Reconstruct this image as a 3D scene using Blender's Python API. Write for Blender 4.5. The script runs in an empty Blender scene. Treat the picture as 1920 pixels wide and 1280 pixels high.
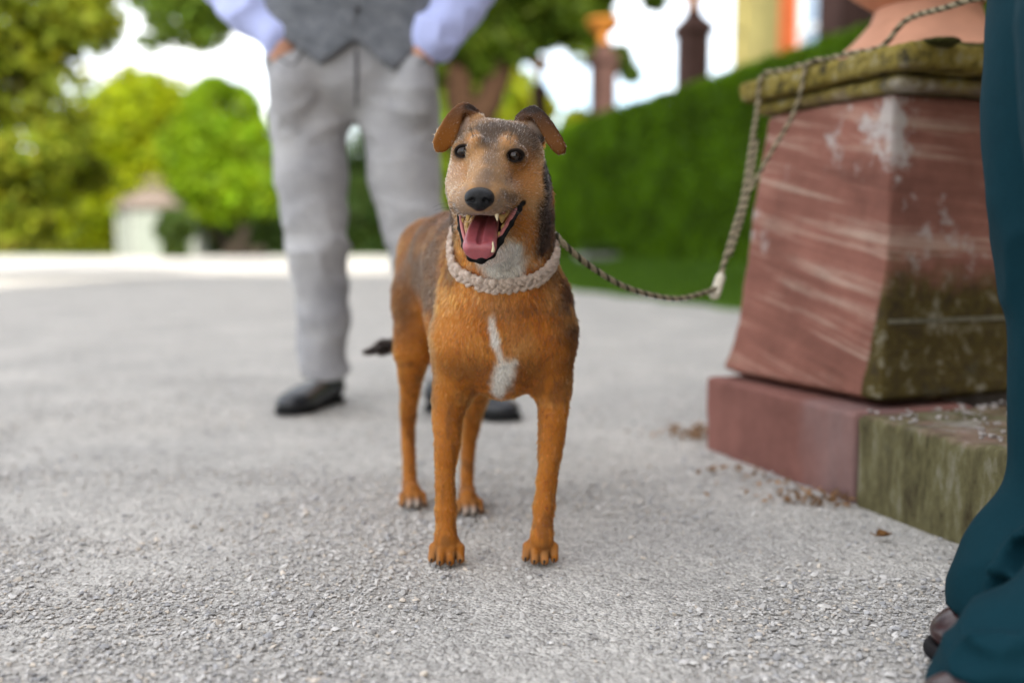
import bpy, math, random
import numpy as np
from mathutils import Vector, Matrix

random.seed(7)
RNG = np.random.default_rng(7)
scene = bpy.context.scene
COL = scene.collection

# ------------------------------------------------------------------ camera
CAM_H, FPX, PITCH = 0.505, 1867.0, math.atan(180.0 / 1867.0)
cam_data = bpy.data.cameras.new("camera")
cam_data.sensor_width = 36.0
cam_data.lens = 35.0
cam_data.clip_start = 0.05
cam_data.clip_end = 3000.0
cam_data.dof.use_dof = True
cam_data.dof.focus_distance = 1.40
cam_data.dof.aperture_fstop = 1.4
cam = bpy.data.objects.new("camera", cam_data)
cam.location = (0, 0, CAM_H)
cam.rotation_euler = (math.pi / 2 - PITCH, 0, 0)
COL.objects.link(cam)
scene.camera = cam

# ------------------------------------------------------------------ light
SUN_EL, SUN_DIR = math.radians(34), Vector((0.2, -1.0, 0)).normalized()   # towards the sun, on the ground
world = bpy.data.worlds.new("World")
scene.world = world
world.use_nodes = True
wt = world.node_tree
for n in list(wt.nodes):
    wt.nodes.remove(n)
w_out = wt.nodes.new("ShaderNodeOutputWorld")
w_bg = wt.nodes.new("ShaderNodeBackground")
w_sky = wt.nodes.new("ShaderNodeTexSky")
w_sky.sky_type = 'NISHITA'
w_sky.sun_disc = False
w_sky.sun_elevation = SUN_EL
w_sky.sun_rotation = math.atan2(SUN_DIR.x, SUN_DIR.y)
w_sky.air_density = 1.0
w_sky.dust_density = 1.5
w_tc = wt.nodes.new("ShaderNodeTexCoord")
w_map = wt.nodes.new("ShaderNodeMapping")
w_map.inputs['Scale'].default_value = (1, 1, 2.2)
w_noise = wt.nodes.new("ShaderNodeTexNoise")
w_noise.inputs['Scale'].default_value = 2.3
w_noise.inputs['Detail'].default_value = 7
w_noise.inputs['Roughness'].default_value = 0.6
w_ramp = wt.nodes.new("ShaderNodeValToRGB")
w_ramp.color_ramp.elements[0].position = 0.40
w_ramp.color_ramp.elements[1].position = 0.62
w_mix = wt.nodes.new("ShaderNodeMixRGB")
w_mix.inputs['Color2'].default_value = (9.0, 8.9, 8.8, 1)       # sunlit cloud, in the units of the sky texture
wt.links.new(w_tc.outputs['Generated'], w_map.inputs['Vector'])
wt.links.new(w_map.outputs['Vector'], w_noise.inputs['Vector'])
wt.links.new(w_noise.outputs['Fac'], w_ramp.inputs['Fac'])
wt.links.new(w_ramp.outputs['Color'], w_mix.inputs['Fac'])
wt.links.new(w_sky.outputs['Color'], w_mix.inputs['Color1'])
wt.links.new(w_mix.outputs['Color'], w_bg.inputs['Color'])
w_bg.inputs['Strength'].default_value = 0.14
wt.links.new(w_bg.outputs['Background'], w_out.inputs['Surface'])

sun_data = bpy.data.lights.new("sun", 'SUN')
sun_data.energy = 4.6
sun_data.angle = math.radians(0.5)
sun_data.color = (1.0, 0.94, 0.84)
sun = bpy.data.objects.new("sun", sun_data)
to_sun = Vector((SUN_DIR.x * math.cos(SUN_EL), SUN_DIR.y * math.cos(SUN_EL), math.sin(SUN_EL)))
sun.rotation_euler = to_sun.to_track_quat('Z', 'Y').to_euler()
sun.location = (4, -20, 30)
COL.objects.link(sun)

scene.render.engine = 'CYCLES'
scene.view_settings.view_transform = 'Standard'
scene.view_settings.look = 'None'
scene.view_settings.gamma = 1.0
scene.view_settings.use_curve_mapping = False
scene.view_settings.exposure = 1.42
scene.cycles.use_denoising = True
scene.cycles.max_bounces = 8
scene.cycles.transparent_max_bounces = 8
scene.cycles.sample_clamp_indirect = 6.0
scene.cycles_curves.shape = 'RIBBONS'

# ------------------------------------------------------------------ helpers
def at(px, py, Y):
    """A point of the place: the spot at depth Y (metres) seen at this position of the 1920 x 1280 photograph."""
    u, v = (px - 960.0) / FPX, (640.0 - py) / FPX
    c, s = math.cos(PITCH), math.sin(PITCH)
    t = Y / (c + s * v)
    return np.array([u * t, Y, CAM_H + t * (-s + c * v)])

def ground(px, py, z=0.0):
    u, v = (px - 960.0) / FPX, (640.0 - py) / FPX
    c, s = math.cos(PITCH), math.sin(PITCH)
    t = (z - CAM_H) / (-s + c * v)
    return np.array([u * t, t * (c + s * v), z])

def pr(px, Y):
    return px * Y / FPX

def tag(o, label=None, cat=None, group=None, kind=None):
    if label: o["label"] = label
    if cat: o["category"] = cat
    if group: o["group"] = group
    if kind: o["kind"] = kind
    return o

def empty(name, loc=(0, 0, 0), rz=0.0, parent=None):
    o = bpy.data.objects.new(name, None)
    o.location = [float(v) for v in loc]
    o.rotation_euler = (0, 0, rz)
    o.empty_display_size = 0.1
    COL.objects.link(o)
    if parent: o.parent = parent
    return o

def link_mesh(name, me, mat=None, parent=None, loc=None):
    o = bpy.data.objects.new(name, me)
    COL.objects.link(o)
    if mat is not None and not me.materials:
        me.materials.append(mat)
    if parent: o.parent = parent
    if loc is not None: o.location = [float(v) for v in loc]
    return o

def np_mesh(name, V, F, smooth=True):
    """Mesh from arrays: F is (n, 3) or (n, 4) vertex indices, all faces of one size."""
    V = np.asarray(V, dtype=np.float32); F = np.asarray(F, dtype=np.int32)
    me = bpy.data.meshes.new(name)
    n, k = F.shape
    me.vertices.add(len(V)); me.vertices.foreach_set("co", V.ravel())
    me.loops.add(n * k); me.loops.foreach_set("vertex_index", F.ravel())
    me.polygons.add(n)
    me.polygons.foreach_set("loop_start", np.arange(0, n * k, k, dtype=np.int32))
    if smooth: me.polygons.foreach_set("use_smooth", np.ones(n, dtype=bool))
    else: me.polygons.foreach_set("use_smooth", np.zeros(n, dtype=bool))
    me.update(calc_edges=True)
    return me

def pymesh(name, V, F, smooth=False):
    me = bpy.data.meshes.new(name)
    me.from_pydata([tuple(float(c) for c in v) for v in V], [], F)
    if smooth:
        for p in me.polygons: p.use_smooth = True
    me.update()
    return me

def color_attr(me, name, C):
    a = me.attributes.new(name, 'FLOAT_COLOR', 'POINT')
    C4 = np.ones((len(C), 4), dtype=np.float32); C4[:, :3] = C
    a.data.foreach_set("color", C4.ravel())

def vnoise(P, scale, seed=0):
    """Smooth value noise in 0..1 at points P."""
    Q = np.asarray(P, dtype=np.float64) * scale + seed * 17.31
    i = np.floor(Q).astype(np.int64); f = Q - i
    f = f * f * (3 - 2 * f)
    def h(a, b, c):
        n = (a * 374761393 + b * 668265263 + c * 2147483647 + seed * 974711) & 0x7fffffff
        n = ((n ^ (n >> 13)) * 1274126177) & 0x7fffffff
        return ((n ^ (n >> 16)) & 0xffff) / 65535.0
    r = 0
    for dx in (0, 1):
        for dy in (0, 1):
            for dz in (0, 1):
                w = (f[..., 0] if dx else 1 - f[..., 0]) * (f[..., 1] if dy else 1 - f[..., 1]) * (f[..., 2] if dz else 1 - f[..., 2])
                r = r + w * h(i[..., 0] + dx, i[..., 1] + dy, i[..., 2] + dz)
    return r

def fbm(P, scale, oct=3, seed=0):
    r, a, t = 0, 1.0, 0
    for k in range(oct):
        r = r + a * vnoise(P, scale * 2 ** k, seed + k); t += a; a *= 0.5
    return r / t

# ---- solid forms grown from a distance field, so that limbs join in one skin
class Field:
    def __init__(self, lo, hi, h):
        self.lo = np.array(lo, float); self.h = h
        self.n = np.ceil((np.array(hi, float) - self.lo) / h).astype(int) + 1
        self.d = np.full(self.n, 1.0, dtype=np.float32)
        self.ax = [(self.lo[i] + h * np.arange(self.n[i])).astype(np.float32) for i in range(3)]
    def _win(self, lo, hi):
        sl, ok = [], True
        for i in range(3):
            a = max(0, int(math.floor((lo[i] - self.lo[i]) / self.h)))
            b = min(int(self.n[i]), int(math.ceil((hi[i] - self.lo[i]) / self.h)) + 1)
            if b <= a: ok = False
            sl.append(slice(a, b))
        return (tuple(sl) if ok else None)
    def _xyz(self, sl):
        return (self.ax[0][sl[0]][:, None, None], self.ax[1][sl[1]][None, :, None], self.ax[2][sl[2]][None, None, :])
    def apply(self, fn, lo, hi, k=0.01, op='add'):
        pad = k + 3 * self.h
        sl = self._win(np.asarray(lo) - pad, np.asarray(hi) + pad)
        if sl is None: return
        b = fn(*self._xyz(sl)).astype(np.float32)
        a = self.d[sl]
        if op == 'add':
            m = np.maximum(k - np.abs(a - b), 0) / max(k, 1e-6)
            self.d[sl] = np.minimum(a, b) - m * m * k * 0.25
        elif op == 'sub':
            b = -b
            m = np.maximum(k - np.abs(a - b), 0) / max(k, 1e-6)
            self.d[sl] = np.maximum(a, b) + m * m * k * 0.25
    def cone(self, a, b, ra, rb, k=0.01, op='add'):
        a = np.asarray(a, float); b = np.asarray(b, float); ab = b - a; L2 = float(ab @ ab) + 1e-12
        def fn(X, Y, Z):
            t = ((X - a[0]) * ab[0] + (Y - a[1]) * ab[1] + (Z - a[2]) * ab[2]) / L2
            t = np.clip(t, 0, 1)
            d = np.sqrt((X - a[0] - t * ab[0]) ** 2 + (Y - a[1] - t * ab[1]) ** 2 + (Z - a[2] - t * ab[2]) ** 2)
            return d - (ra + (rb - ra) * t)
        r = max(ra, rb)
        self.apply(fn, np.minimum(a, b) - r, np.maximum(a, b) + r, k, op)
    def chain(self, pts, k=0.01, op='add'):
        for (p, r), (q, s) in zip(pts[:-1], pts[1:]):
            self.cone(p, q, r, s, k, op)
    def ball(self, c, rad, k=0.01, op='add', M=None):
        """Ellipsoid with half axes rad; the columns of M are its axes."""
        c = np.asarray(c, float); rad = np.asarray(rad, float) * np.ones(3)
        M = np.eye(3) if M is None else np.asarray(M, float)
        def fn(X, Y, Z):
            q = [(X - c[0]) * M[0, i] + (Y - c[1]) * M[1, i] + (Z - c[2]) * M[2, i] for i in range(3)]
            k0 = np.sqrt(sum((q[i] / rad[i]) ** 2 for i in range(3)))
            k1 = np.sqrt(sum((q[i] / rad[i] ** 2) ** 2 for i in range(3))) + 1e-6
            return k0 * (k0 - 1) / k1
        r = rad.max()
        self.apply(fn, c - r, c + r, k, op)
    def tri(self, a, b, c, r, k=0.004, op='add'):
        a, b, c = [np.asarray(v, float) for v in (a, b, c)]
        n = np.cross(b - a, c - a); n = n / np.linalg.norm(n)
        def seg(X, Y, Z, p, q):
            pq = q - p
            t = np.clip(((X - p[0]) * pq[0] + (Y - p[1]) * pq[1] + (Z - p[2]) * pq[2]) / float(pq @ pq), 0, 1)
            return (X - p[0] - t * pq[0]) ** 2 + (Y - p[1] - t * pq[1]) ** 2 + (Z - p[2] - t * pq[2]) ** 2
        def fn(X, Y, Z):
            inside = True
            for p, q in ((a, b), (b, c), (c, a)):
                e = np.cross(n, q - p)
                inside = inside & (((X - p[0]) * e[0] + (Y - p[1]) * e[1] + (Z - p[2]) * e[2]) >= 0)
            pl = ((X - a[0]) * n[0] + (Y - a[1]) * n[1] + (Z - a[2]) * n[2]) ** 2
            ed = np.minimum(np.minimum(seg(X, Y, Z, a, b), seg(X, Y, Z, b, c)), seg(X, Y, Z, c, a))
            return np.sqrt(np.where(inside, pl, ed)) - r
        self.apply(fn, np.minimum(np.minimum(a, b), c) - r, np.maximum(np.maximum(a, b), c) + r, k, op)
    def cut(self, fn):
        """Keep only where fn(X, Y, Z) < 0."""
        X, Y, Z = self._xyz((slice(None),) * 3)
        self.d = np.maximum(self.d, fn(X, Y, Z).astype(np.float32) + np.zeros_like(self.d))
    def warp(self, fn):
        X, Y, Z = self._xyz((slice(None),) * 3)
        near = np.abs(self.d) < 0.06
        ii = np.nonzero(near)
        P = np.stack([self.ax[i][ii[i]] for i in range(3)], 1)
        self.d[ii] += fn(P).astype(np.float32)
    def mesh(self):
        d, h = self.d, self.h
        s = d < 0
        n = [m - 1 for m in d.shape]
        c = np.zeros(n, dtype=np.uint8)
        for i in (0, 1):
            for j in (0, 1):
                for k in (0, 1):
                    c += s[i:n[0] + i, j:n[1] + j, k:n[2] + k]
        act = (c > 0) & (c < 8)
        ijk = np.argwhere(act)
        idx = np.full(act.shape, -1, dtype=np.int32); idx[act] = np.arange(len(ijk), dtype=np.int32)
        acc = np.zeros((len(ijk), 3)); cnt = np.zeros(len(ijk))
        cs = [np.array(o) for o in ((0,0,0),(1,0,0),(0,1,0),(1,1,0),(0,0,1),(1,0,1),(0,1,1),(1,1,1))]
        val = [d[ijk[:,0]+o[0], ijk[:,1]+o[1], ijk[:,2]+o[2]] for o in cs]
        for p in range(8):
            for q in range(p + 1, 8):
                if np.abs(cs[p] - cs[q]).sum() != 1: continue
                m = (val[p] < 0) != (val[q] < 0)
                t = val[p][m] / (val[p][m] - val[q][m])
                acc[m] += cs[p] + (cs[q] - cs[p]) * t[:, None]; cnt[m] += 1
        V = self.lo + (ijk + acc / cnt[:, None]) * h
        Q = []
        for axis in range(3):
            b, e = (axis + 1) % 3, (axis + 2) % 3
            sl0 = [slice(1, None)] * 3; sl1 = [slice(1, None)] * 3
            sl0[axis] = slice(0, -1); sl1[axis] = slice(1, None)
            s0, s1 = s[tuple(sl0)], s[tuple(sl1)]
            for inside, flip in ((s0 & ~s1, False), (~s0 & s1, True)):
                w = np.argwhere(inside)
                w[:, b] += 1; w[:, e] += 1
                ok = (w[:, b] < n[b]) & (w[:, e] < n[e])
                w = w[ok]
                def cell(db, de):
                    o = w.copy(); o[:, b] += db; o[:, e] += de
                    return idx[o[:,0], o[:,1], o[:,2]]
                q = np.stack([cell(-1, -1), cell(0, -1), cell(0, 0), cell(-1, 0)], 1)
                if flip: q = q[:, ::-1]
                Q.append(q)
        Q = np.concatenate(Q)
        Q = Q[(Q >= 0).all(1)]
        return V.astype(np.float32), Q.astype(np.int32)

def vert_normals(V, Q):
    n = np.cross(V[Q[:, 2]] - V[Q[:, 0]], V[Q[:, 3 if Q.shape[1] == 4 else 1]] - V[Q[:, 1 if Q.shape[1] == 4 else 0]])
    if Q.shape[1] == 3: n = np.cross(V[Q[:, 1]] - V[Q[:, 0]], V[Q[:, 2]] - V[Q[:, 0]])
    N = np.zeros_like(V)
    for i in range(Q.shape[1]): np.add.at(N, Q[:, i], n)
    return N / (np.linalg.norm(N, axis=1, keepdims=True) + 1e-12)

def smooth_path(P, n):
    """Catmull-Rom through the points, n samples."""
    P = np.asarray(P, float)
    Pe = np.vstack([2 * P[0] - P[1], P, 2 * P[-1] - P[-2]])
    t = np.linspace(0, len(P) - 1 - 1e-6, n); i = t.astype(int); f = (t - i)[:, None]
    p0, p1, p2, p3 = Pe[i], Pe[i + 1], Pe[i + 2], Pe[i + 3]
    return 0.5 * ((2 * p1) + (-p0 + p2) * f + (2 * p0 - 5 * p1 + 4 * p2 - p3) * f ** 2 + (-p0 + 3 * p1 - 3 * p2 + p3) * f ** 3)

def frames(P):
    T = np.gradient(P, axis=0); T /= np.linalg.norm(T, axis=1, keepdims=True) + 1e-12
    up = np.array([0, 0, 1.0]) if abs(T[0, 2]) < 0.9 else np.array([1.0, 0, 0])
    N = np.zeros_like(P); n = up - (up @ T[0]) * T[0]; N[0] = n / np.linalg.norm(n)
    for i in range(1, len(P)):
        n = N[i - 1] - (N[i - 1] @ T[i]) * T[i]; N[i] = n / (np.linalg.norm(n) + 1e-12)
    return T, N, np.cross(T, N)

def tube(P, r, seg=8, caps=True):
    """Swept tube; r is a number or one radius per point. Returns V, F (python lists)."""
    P = np.asarray(P, float); m = len(P); r = np.ones(m) * r
    T, N, B = frames(P)
    a = np.arange(seg) / seg * 2 * math.pi
    V = (P[:, None] + r[:, None, None] * (np.cos(a)[None, :, None] * N[:, None] + np.sin(a)[None, :, None] * B[:, None])).reshape(-1, 3)
    F = []
    for i in range(m - 1):
        for j in range(seg):
            k = (j + 1) % seg
            F.append((i * seg + j, i * seg + k, (i + 1) * seg + k, (i + 1) * seg + j))
    if caps:
        F.append(tuple(range(seg - 1, -1, -1))); F.append(tuple((m - 1) * seg + j for j in range(seg)))
    return V, F

def merge(parts):
    V, F, o = [], [], 0
    for v, f in parts:
        V.append(np.asarray(v)); F += [tuple(int(i) + o for i in q) for q in f]; o += len(v)
    return np.concatenate(V), F

def lathe(prof, seg=32, c=(0, 0, 0)):
    V, F = [], []
    for r, z in prof:
        for j in range(seg):
            a = j / seg * 2 * math.pi
            V.append((c[0] + r * math.cos(a), c[1] + r * math.sin(a), c[2] + z))
    for i in range(len(prof) - 1):
        for j in range(seg):
            k = (j + 1) % seg
            F.append((i * seg + j, i * seg + k, (i + 1) * seg + k, (i + 1) * seg + j))
    F.append(tuple(range(seg - 1, -1, -1))); F.append(tuple((len(prof) - 1) * seg + j for j in range(seg)))
    return np.array(V), F

# ---- materials
def new_mat(name):
    m = bpy.data.materials.new(name); m.use_nodes = True
    nt = m.node_tree
    return m, nt, nt.nodes['Principled BSDF']

def nd(nt, kind, **kw):
    n = nt.nodes.new(kind)
    for k, v in kw.items():
        if k in n.inputs: n.inputs[k].default_value = v
        else: setattr(n, k, v)
    return n

def simple_mat(name, col, rough=0.6, noise=0.0, nscale=40.0, bump=0.0, bscale=200.0, spec=0.10, col2=None, coords='Object', metal=0.0, sheen=0.0):
    m, nt, b = new_mat(name)
    b.inputs['Roughness'].default_value = rough
    b.inputs['Specular IOR Level'].default_value = spec
    b.inputs['Metallic'].default_value = metal
    if sheen:
        b.inputs['Sheen Weight'].default_value = sheen
    tc = nd(nt, 'ShaderNodeTexCoord')
    if noise or col2:
        n = nd(nt, 'ShaderNodeTexNoise', Scale=nscale, Detail=6.0, Roughness=0.62)
        nt.links.new(tc.outputs[coords], n.inputs['Vector'])
        r = nd(nt, 'ShaderNodeValToRGB')
        r.color_ramp.elements[0].position = 0.32; r.color_ramp.elements[1].position = 0.68
        c2 = col2 if col2 else tuple(c * (1 + noise) for c in col)
        c1 = col if col2 else tuple(c * (1 - noise) for c in col)
        r.color_ramp.elements[0].color = (*c1, 1); r.color_ramp.elements[1].color = (*c2, 1)
        nt.links.new(n.outputs['Fac'], r.inputs['Fac']); nt.links.new(r.outputs['Color'], b.inputs['Base Color'])
    else:
        b.inputs['Base Color'].default_value = (*col, 1)
    if bump:
        n2 = nd(nt, 'ShaderNodeTexNoise', Scale=bscale, Detail=4.0)
        nt.links.new(tc.outputs[coords], n2.inputs['Vector'])
        bp = nd(nt, 'ShaderNodeBump', Strength=bump, Distance=0.01)
        nt.links.new(n2.outputs['Fac'], bp.inputs['Height']); nt.links.new(bp.outputs['Normal'], b.inputs['Normal'])
    return m
# ================================================================== ground
def gravel_material():
    m, nt, b = new_mat("gravel")
    b.inputs['Roughness'].default_value = 0.95; b.inputs['Specular IOR Level'].default_value = 0.06
    L = nt.links
    tc = nd(nt, 'ShaderNodeTexCoord')
    big = nd(nt, 'ShaderNodeTexNoise', Scale=2.2, Detail=5.0, Roughness=0.6); L.new(tc.outputs['Object'], big.inputs['Vector'])
    mid = nd(nt, 'ShaderNodeTexNoise', Scale=34.0, Detail=6.0, Roughness=0.7); L.new(tc.outputs['Object'], mid.inputs['Vector'])
    vo = nd(nt, 'ShaderNodeTexVoronoi', Scale=210.0); L.new(tc.outputs['Object'], vo.inputs['Vector'])
    vo2 = nd(nt, 'ShaderNodeTexVoronoi', Scale=95.0); L.new(tc.outputs['Object'], vo2.inputs['Vector'])
    r1 = nd(nt, 'ShaderNodeValToRGB'); r1.color_ramp.elements[0].position = 0.3; r1.color_ramp.elements[1].position = 0.72
    r1.color_ramp.elements[0].color = (0.42, 0.405, 0.382, 1); r1.color_ramp.elements[1].color = (0.59, 0.565, 0.525, 1)
    L.new(big.outputs['Fac'], r1.inputs['Fac'])
    r2 = nd(nt, 'ShaderNodeValToRGB'); r2.color_ramp.elements[0].position = 0.25; r2.color_ramp.elements[1].position = 0.75
    r2.color_ramp.elements[0].color = (0.62, 0.61, 0.60, 1); r2.color_ramp.elements[1].color = (1.15, 1.14, 1.12, 1)
    L.new(mid.outputs['Fac'], r2.inputs['Fac'])
    mu = nd(nt, 'ShaderNodeMixRGB', blend_type='MULTIPLY'); mu.inputs['Fac'].default_value = 1.0
    L.new(r1.outputs['Color'], mu.inputs['Color1']); L.new(r2.outputs['Color'], mu.inputs['Color2'])
    bw = nd(nt, 'ShaderNodeRGBToBW'); L.new(vo.outputs['Color'], bw.inputs['Color'])
    mr = nd(nt, 'ShaderNodeMapRange'); mr.inputs[3].default_value = 0.66; mr.inputs[4].default_value = 1.28
    L.new(bw.outputs['Val'], mr.inputs[0])
    mu2 = nd(nt, 'ShaderNodeMixRGB', blend_type='MULTIPLY'); mu2.inputs['Fac'].default_value = 1.0
    L.new(mu.outputs['Color'], mu2.inputs['Color1']); L.new(mr.outputs['Result'], mu2.inputs['Color2'])
    L.new(mu2.outputs['Color'], b.inputs['Base Color'])
    ad = nd(nt, 'ShaderNodeMath', operation='ADD'); L.new(vo.outputs['Distance'], ad.inputs[0])
    m3 = nd(nt, 'ShaderNodeMath', operation='MULTIPLY'); m3.inputs[1].default_value = 1.6; L.new(vo2.outputs['Distance'], m3.inputs[0]); L.new(m3.outputs[0], ad.inputs[1])
    bp = nd(nt, 'ShaderNodeBump', Strength=0.85, Distance=0.004); bp.invert = True
    L.new(ad.outputs[0], bp.inputs['Height']); L.new(bp.outputs['Normal'], b.inputs['Normal'])
    return m

HU = np.array([0.294, -0.956, 0.0]); HN = np.array([-0.956, -0.294, 0.0])     # along the hedge towards the viewer; out of the hedge into the court
HEDGE0 = np.array([-0.25, 18.8, 0.0])

def build_ground():
    grass = simple_mat("lawn", (0.075, 0.13, 0.022), 0.9, noise=0.45, nscale=1.5, bump=0.6, bscale=30)
    me = pymesh("ground", [(-900, -300, -0.03), (900, -300, -0.03), (900, 1500, -0.03), (-900, 1500, -0.03)], [(0, 1, 2, 3)])
    tag(link_mesh("ground", me, grass), kind="structure")
    xs = np.unique(np.concatenate([np.linspace(-60, -4, 15), np.linspace(-4, -1.6, 30), np.linspace(-1.6, 1.6, 150), np.linspace(1.6, 4, 30), np.linspace(4, 30, 10)]))
    ys = np.unique(np.concatenate([np.linspace(-15.5, 0.6, 12), np.linspace(0.6, 3.0, 150), np.linspace(3, 8, 70), np.linspace(8, 47.5, 40)]))
    Xg, Yg = np.meshgrid(xs, ys)
    P = np.stack([Xg.ravel(), Yg.ravel(), np.zeros(Xg.size)], 1)
    P[:, 2] = -0.004 + (fbm(P, 2.0, 3, 9) - 0.5) * 0.010 + (fbm(P, 14, 2, 10) - 0.5) * 0.004
    nx = len(xs); i = np.arange(len(ys) - 1)[:, None] * nx + np.arange(nx - 1)[None, :]
    Q = np.stack([i, i + 1, i + nx + 1, i + nx], -1).reshape(-1, 4)
    court = np_mesh("gravel_court", P, Q)
    tag(link_mesh("gravel_court", court, gravel_material()), kind="structure")
    # loose chips lying on the court
    n = 122000
    Yp = np.concatenate([0.85 + 1.35 * RNG.random(int(n * 0.70)), 2.2 + 1.8 * RNG.random(int(n * 0.18)) ** 1.3, 4.0 + 5.0 * RNG.random(n - int(n * 0.70) - int(n * 0.18))])
    Yp = np.where(RNG.random(n) < 0.05, 0.2 + 0.75 * RNG.random(n), Yp)
    Xp = (RNG.random(n) * 2 - 1) * (Yp * 0.57 + 0.16) * (1 + np.where(RNG.random(n) < 0.25, RNG.exponential(0.55, n), 0))
    P = np.stack([Xp, Yp, np.zeros(n)], 1)
    dens = fbm(P, 3.2, 4, 61)
    keep = RNG.random(n) < np.clip((dens - 0.38) * 5.0, 0.08, 1.0)
    # the plinth and its step stand here
    rel = P[:, :2] - np.array([0.674, 1.93]); al = rel @ np.array([0.317, -0.948]); ac = rel @ np.array([0.948, 0.317])
    keep &= ~((ac > -0.002) & (al > -0.585))
    P = P[keep]; n = len(P)
    size = np.clip(np.exp(RNG.normal(math.log(0.00175), 0.46, n)), 0.0008, 0.0062) * np.clip(0.85 + 0.16 * P[:, 1], 1.0, 1.7)
    t_ = (1 + 5 ** 0.5) / 2
    ico = np.array([(-1, t_, 0), (1, t_, 0), (-1, -t_, 0), (1, -t_, 0), (0, -1, t_), (0, 1, t_), (0, -1, -t_), (0, 1, -t_), (t_, 0, -1), (t_, 0, 1), (-t_, 0, -1), (-t_, 0, 1)]) / 1.9
    tris = np.array([(0,11,5),(0,5,1),(0,1,7),(0,7,10),(0,10,11),(1,5,9),(5,11,4),(11,10,2),(10,7,6),(7,1,8),(3,9,4),(3,4,2),(3,2,6),(3,6,8),(3,8,9),(4,9,5),(2,4,11),(6,2,10),(8,6,7),(9,8,1)])
    Vs = ico[None] * (0.62 + 0.76 * RNG.random((n, 12, 1)))
    Vs = Vs * (np.stack([0.8 + 0.7 * RNG.random(n), 0.65 + 0.5 * RNG.random(n), 0.32 + 0.4 * RNG.random(n)], 1) * size[:, None])[:, None]
    a = RNG.random(n) * 6.283; tl = RNG.normal(0, 0.28, n)
    ca, sa, ct, st = np.cos(a)[:, None], np.sin(a)[:, None], np.cos(tl)[:, None], np.sin(tl)[:, None]
    x, y, z = Vs[..., 0], Vs[..., 1], Vs[..., 2]
    x, z = x * ct - z * st, x * st + z * ct
    x, y = x * ca - y * sa, x * sa + y * ca
    Vs = np.stack([x, y, z], -1) + P[:, None]
    Vs[..., 2] += -0.003 + ((fbm(P, 2.0, 3, 9) - 0.5) * 0.010 + (fbm(P, 14, 2, 10) - 0.5) * 0.004)[:, None] + (size * 0.30)[:, None]
    F = (tris[None] + (np.arange(n) * 12)[:, None, None]).reshape(-1, 3)
    me = np_mesh("loose_gravel", Vs.reshape(-1, 3), F, smooth=False)
    base = np.array([0.50, 0.48, 0.455]) * (0.68 + 0.50 * RNG.random((n, 1)))
    warm = RNG.random(n)
    base = np.where((warm > 0.90)[:, None], base * np.array([1.06, 0.98, 0.88]), base)
    base = np.where((warm < 0.14)[:, None], base * np.array([0.70, 0.72, 0.76]), base)
    color_attr(me, 'tint', np.repeat(base, 12, 0))
    m, nt, b = new_mat("gravel_chip")
    an = nd(nt, 'ShaderNodeAttribute', attribute_name='tint'); nt.links.new(an.outputs['Color'], b.inputs['Base Color'])
    b.inputs['Roughness'].default_value = 0.88; b.inputs['Specular IOR Level'].default_value = 0.08
    o = link_mesh("loose_gravel", me, m)
    tag(o, kind="stuff")
    # grass bank along the foot of the hedge
    n1 = 60; rows = [(1.32, 0.004), (1.20, 0.05), (0.95, 0.12), (0.60, 0.20), (0.2, 0.25), (-1.2, 0.27), (-40.0, 0.27)]
    V = []
    for k in range(n1):
        s_ = 17.0 * k / (n1 - 1)
        for off, z in rows:
            p = HEDGE0 + HU * s_ + HN * (off + (0.10 * math.sin(k * 1.7) if off > 1.3 else 0)); V.append((p[0], p[1], z if off < 1.3 else -0.02))
    F = [(k * 7 + j, k * 7 + j + 1, (k + 1) * 7 + j + 1, (k + 1) * 7 + j) for k in range(n1 - 1) for j in range(6)]
    tag(link_mesh("grass_bank", pymesh("grass_bank", V, F, True), grass), kind="structure")
    # blades on the bank
    nb = 26000
    s_ = RNG.random(nb) * 16.5; off = 0.1 + 1.22 * RNG.random(nb)
    zb = np.interp(off, [0.2, 0.60, 0.95, 1.20, 1.32], [0.25, 0.20, 0.12, 0.05, 0.0])
    B = HEDGE0 + HU * s_[:, None] + HN * off[:, None]; B[:, 2] = zb
    h = 0.05 + 0.09 * RNG.random(nb); an_ = RNG.random(nb) * 6.283; w = 0.006 + 0.006 * RNG.random(nb)
    d = np.stack([np.cos(an_), np.sin(an_), np.zeros(nb)], 1)
    tip = B + np.stack([RNG.normal(0, 0.03, nb), RNG.normal(0, 0.03, nb), h], 1)
    Vb = np.stack([B - d * w[:, None], B + d * w[:, None], tip], 1).reshape(-1, 3)
    me = np_mesh("grass_blades", Vb, np.arange(nb * 3).reshape(-1, 3))
    color_attr(me, 'tint', np.repeat(np.array([0.07, 0.135, 0.018]) * (0.6 + 0.8 * RNG.random((nb, 1))), 3, 0))
    tag(link_mesh("grass", me, leaf_mat), kind="stuff")

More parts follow.
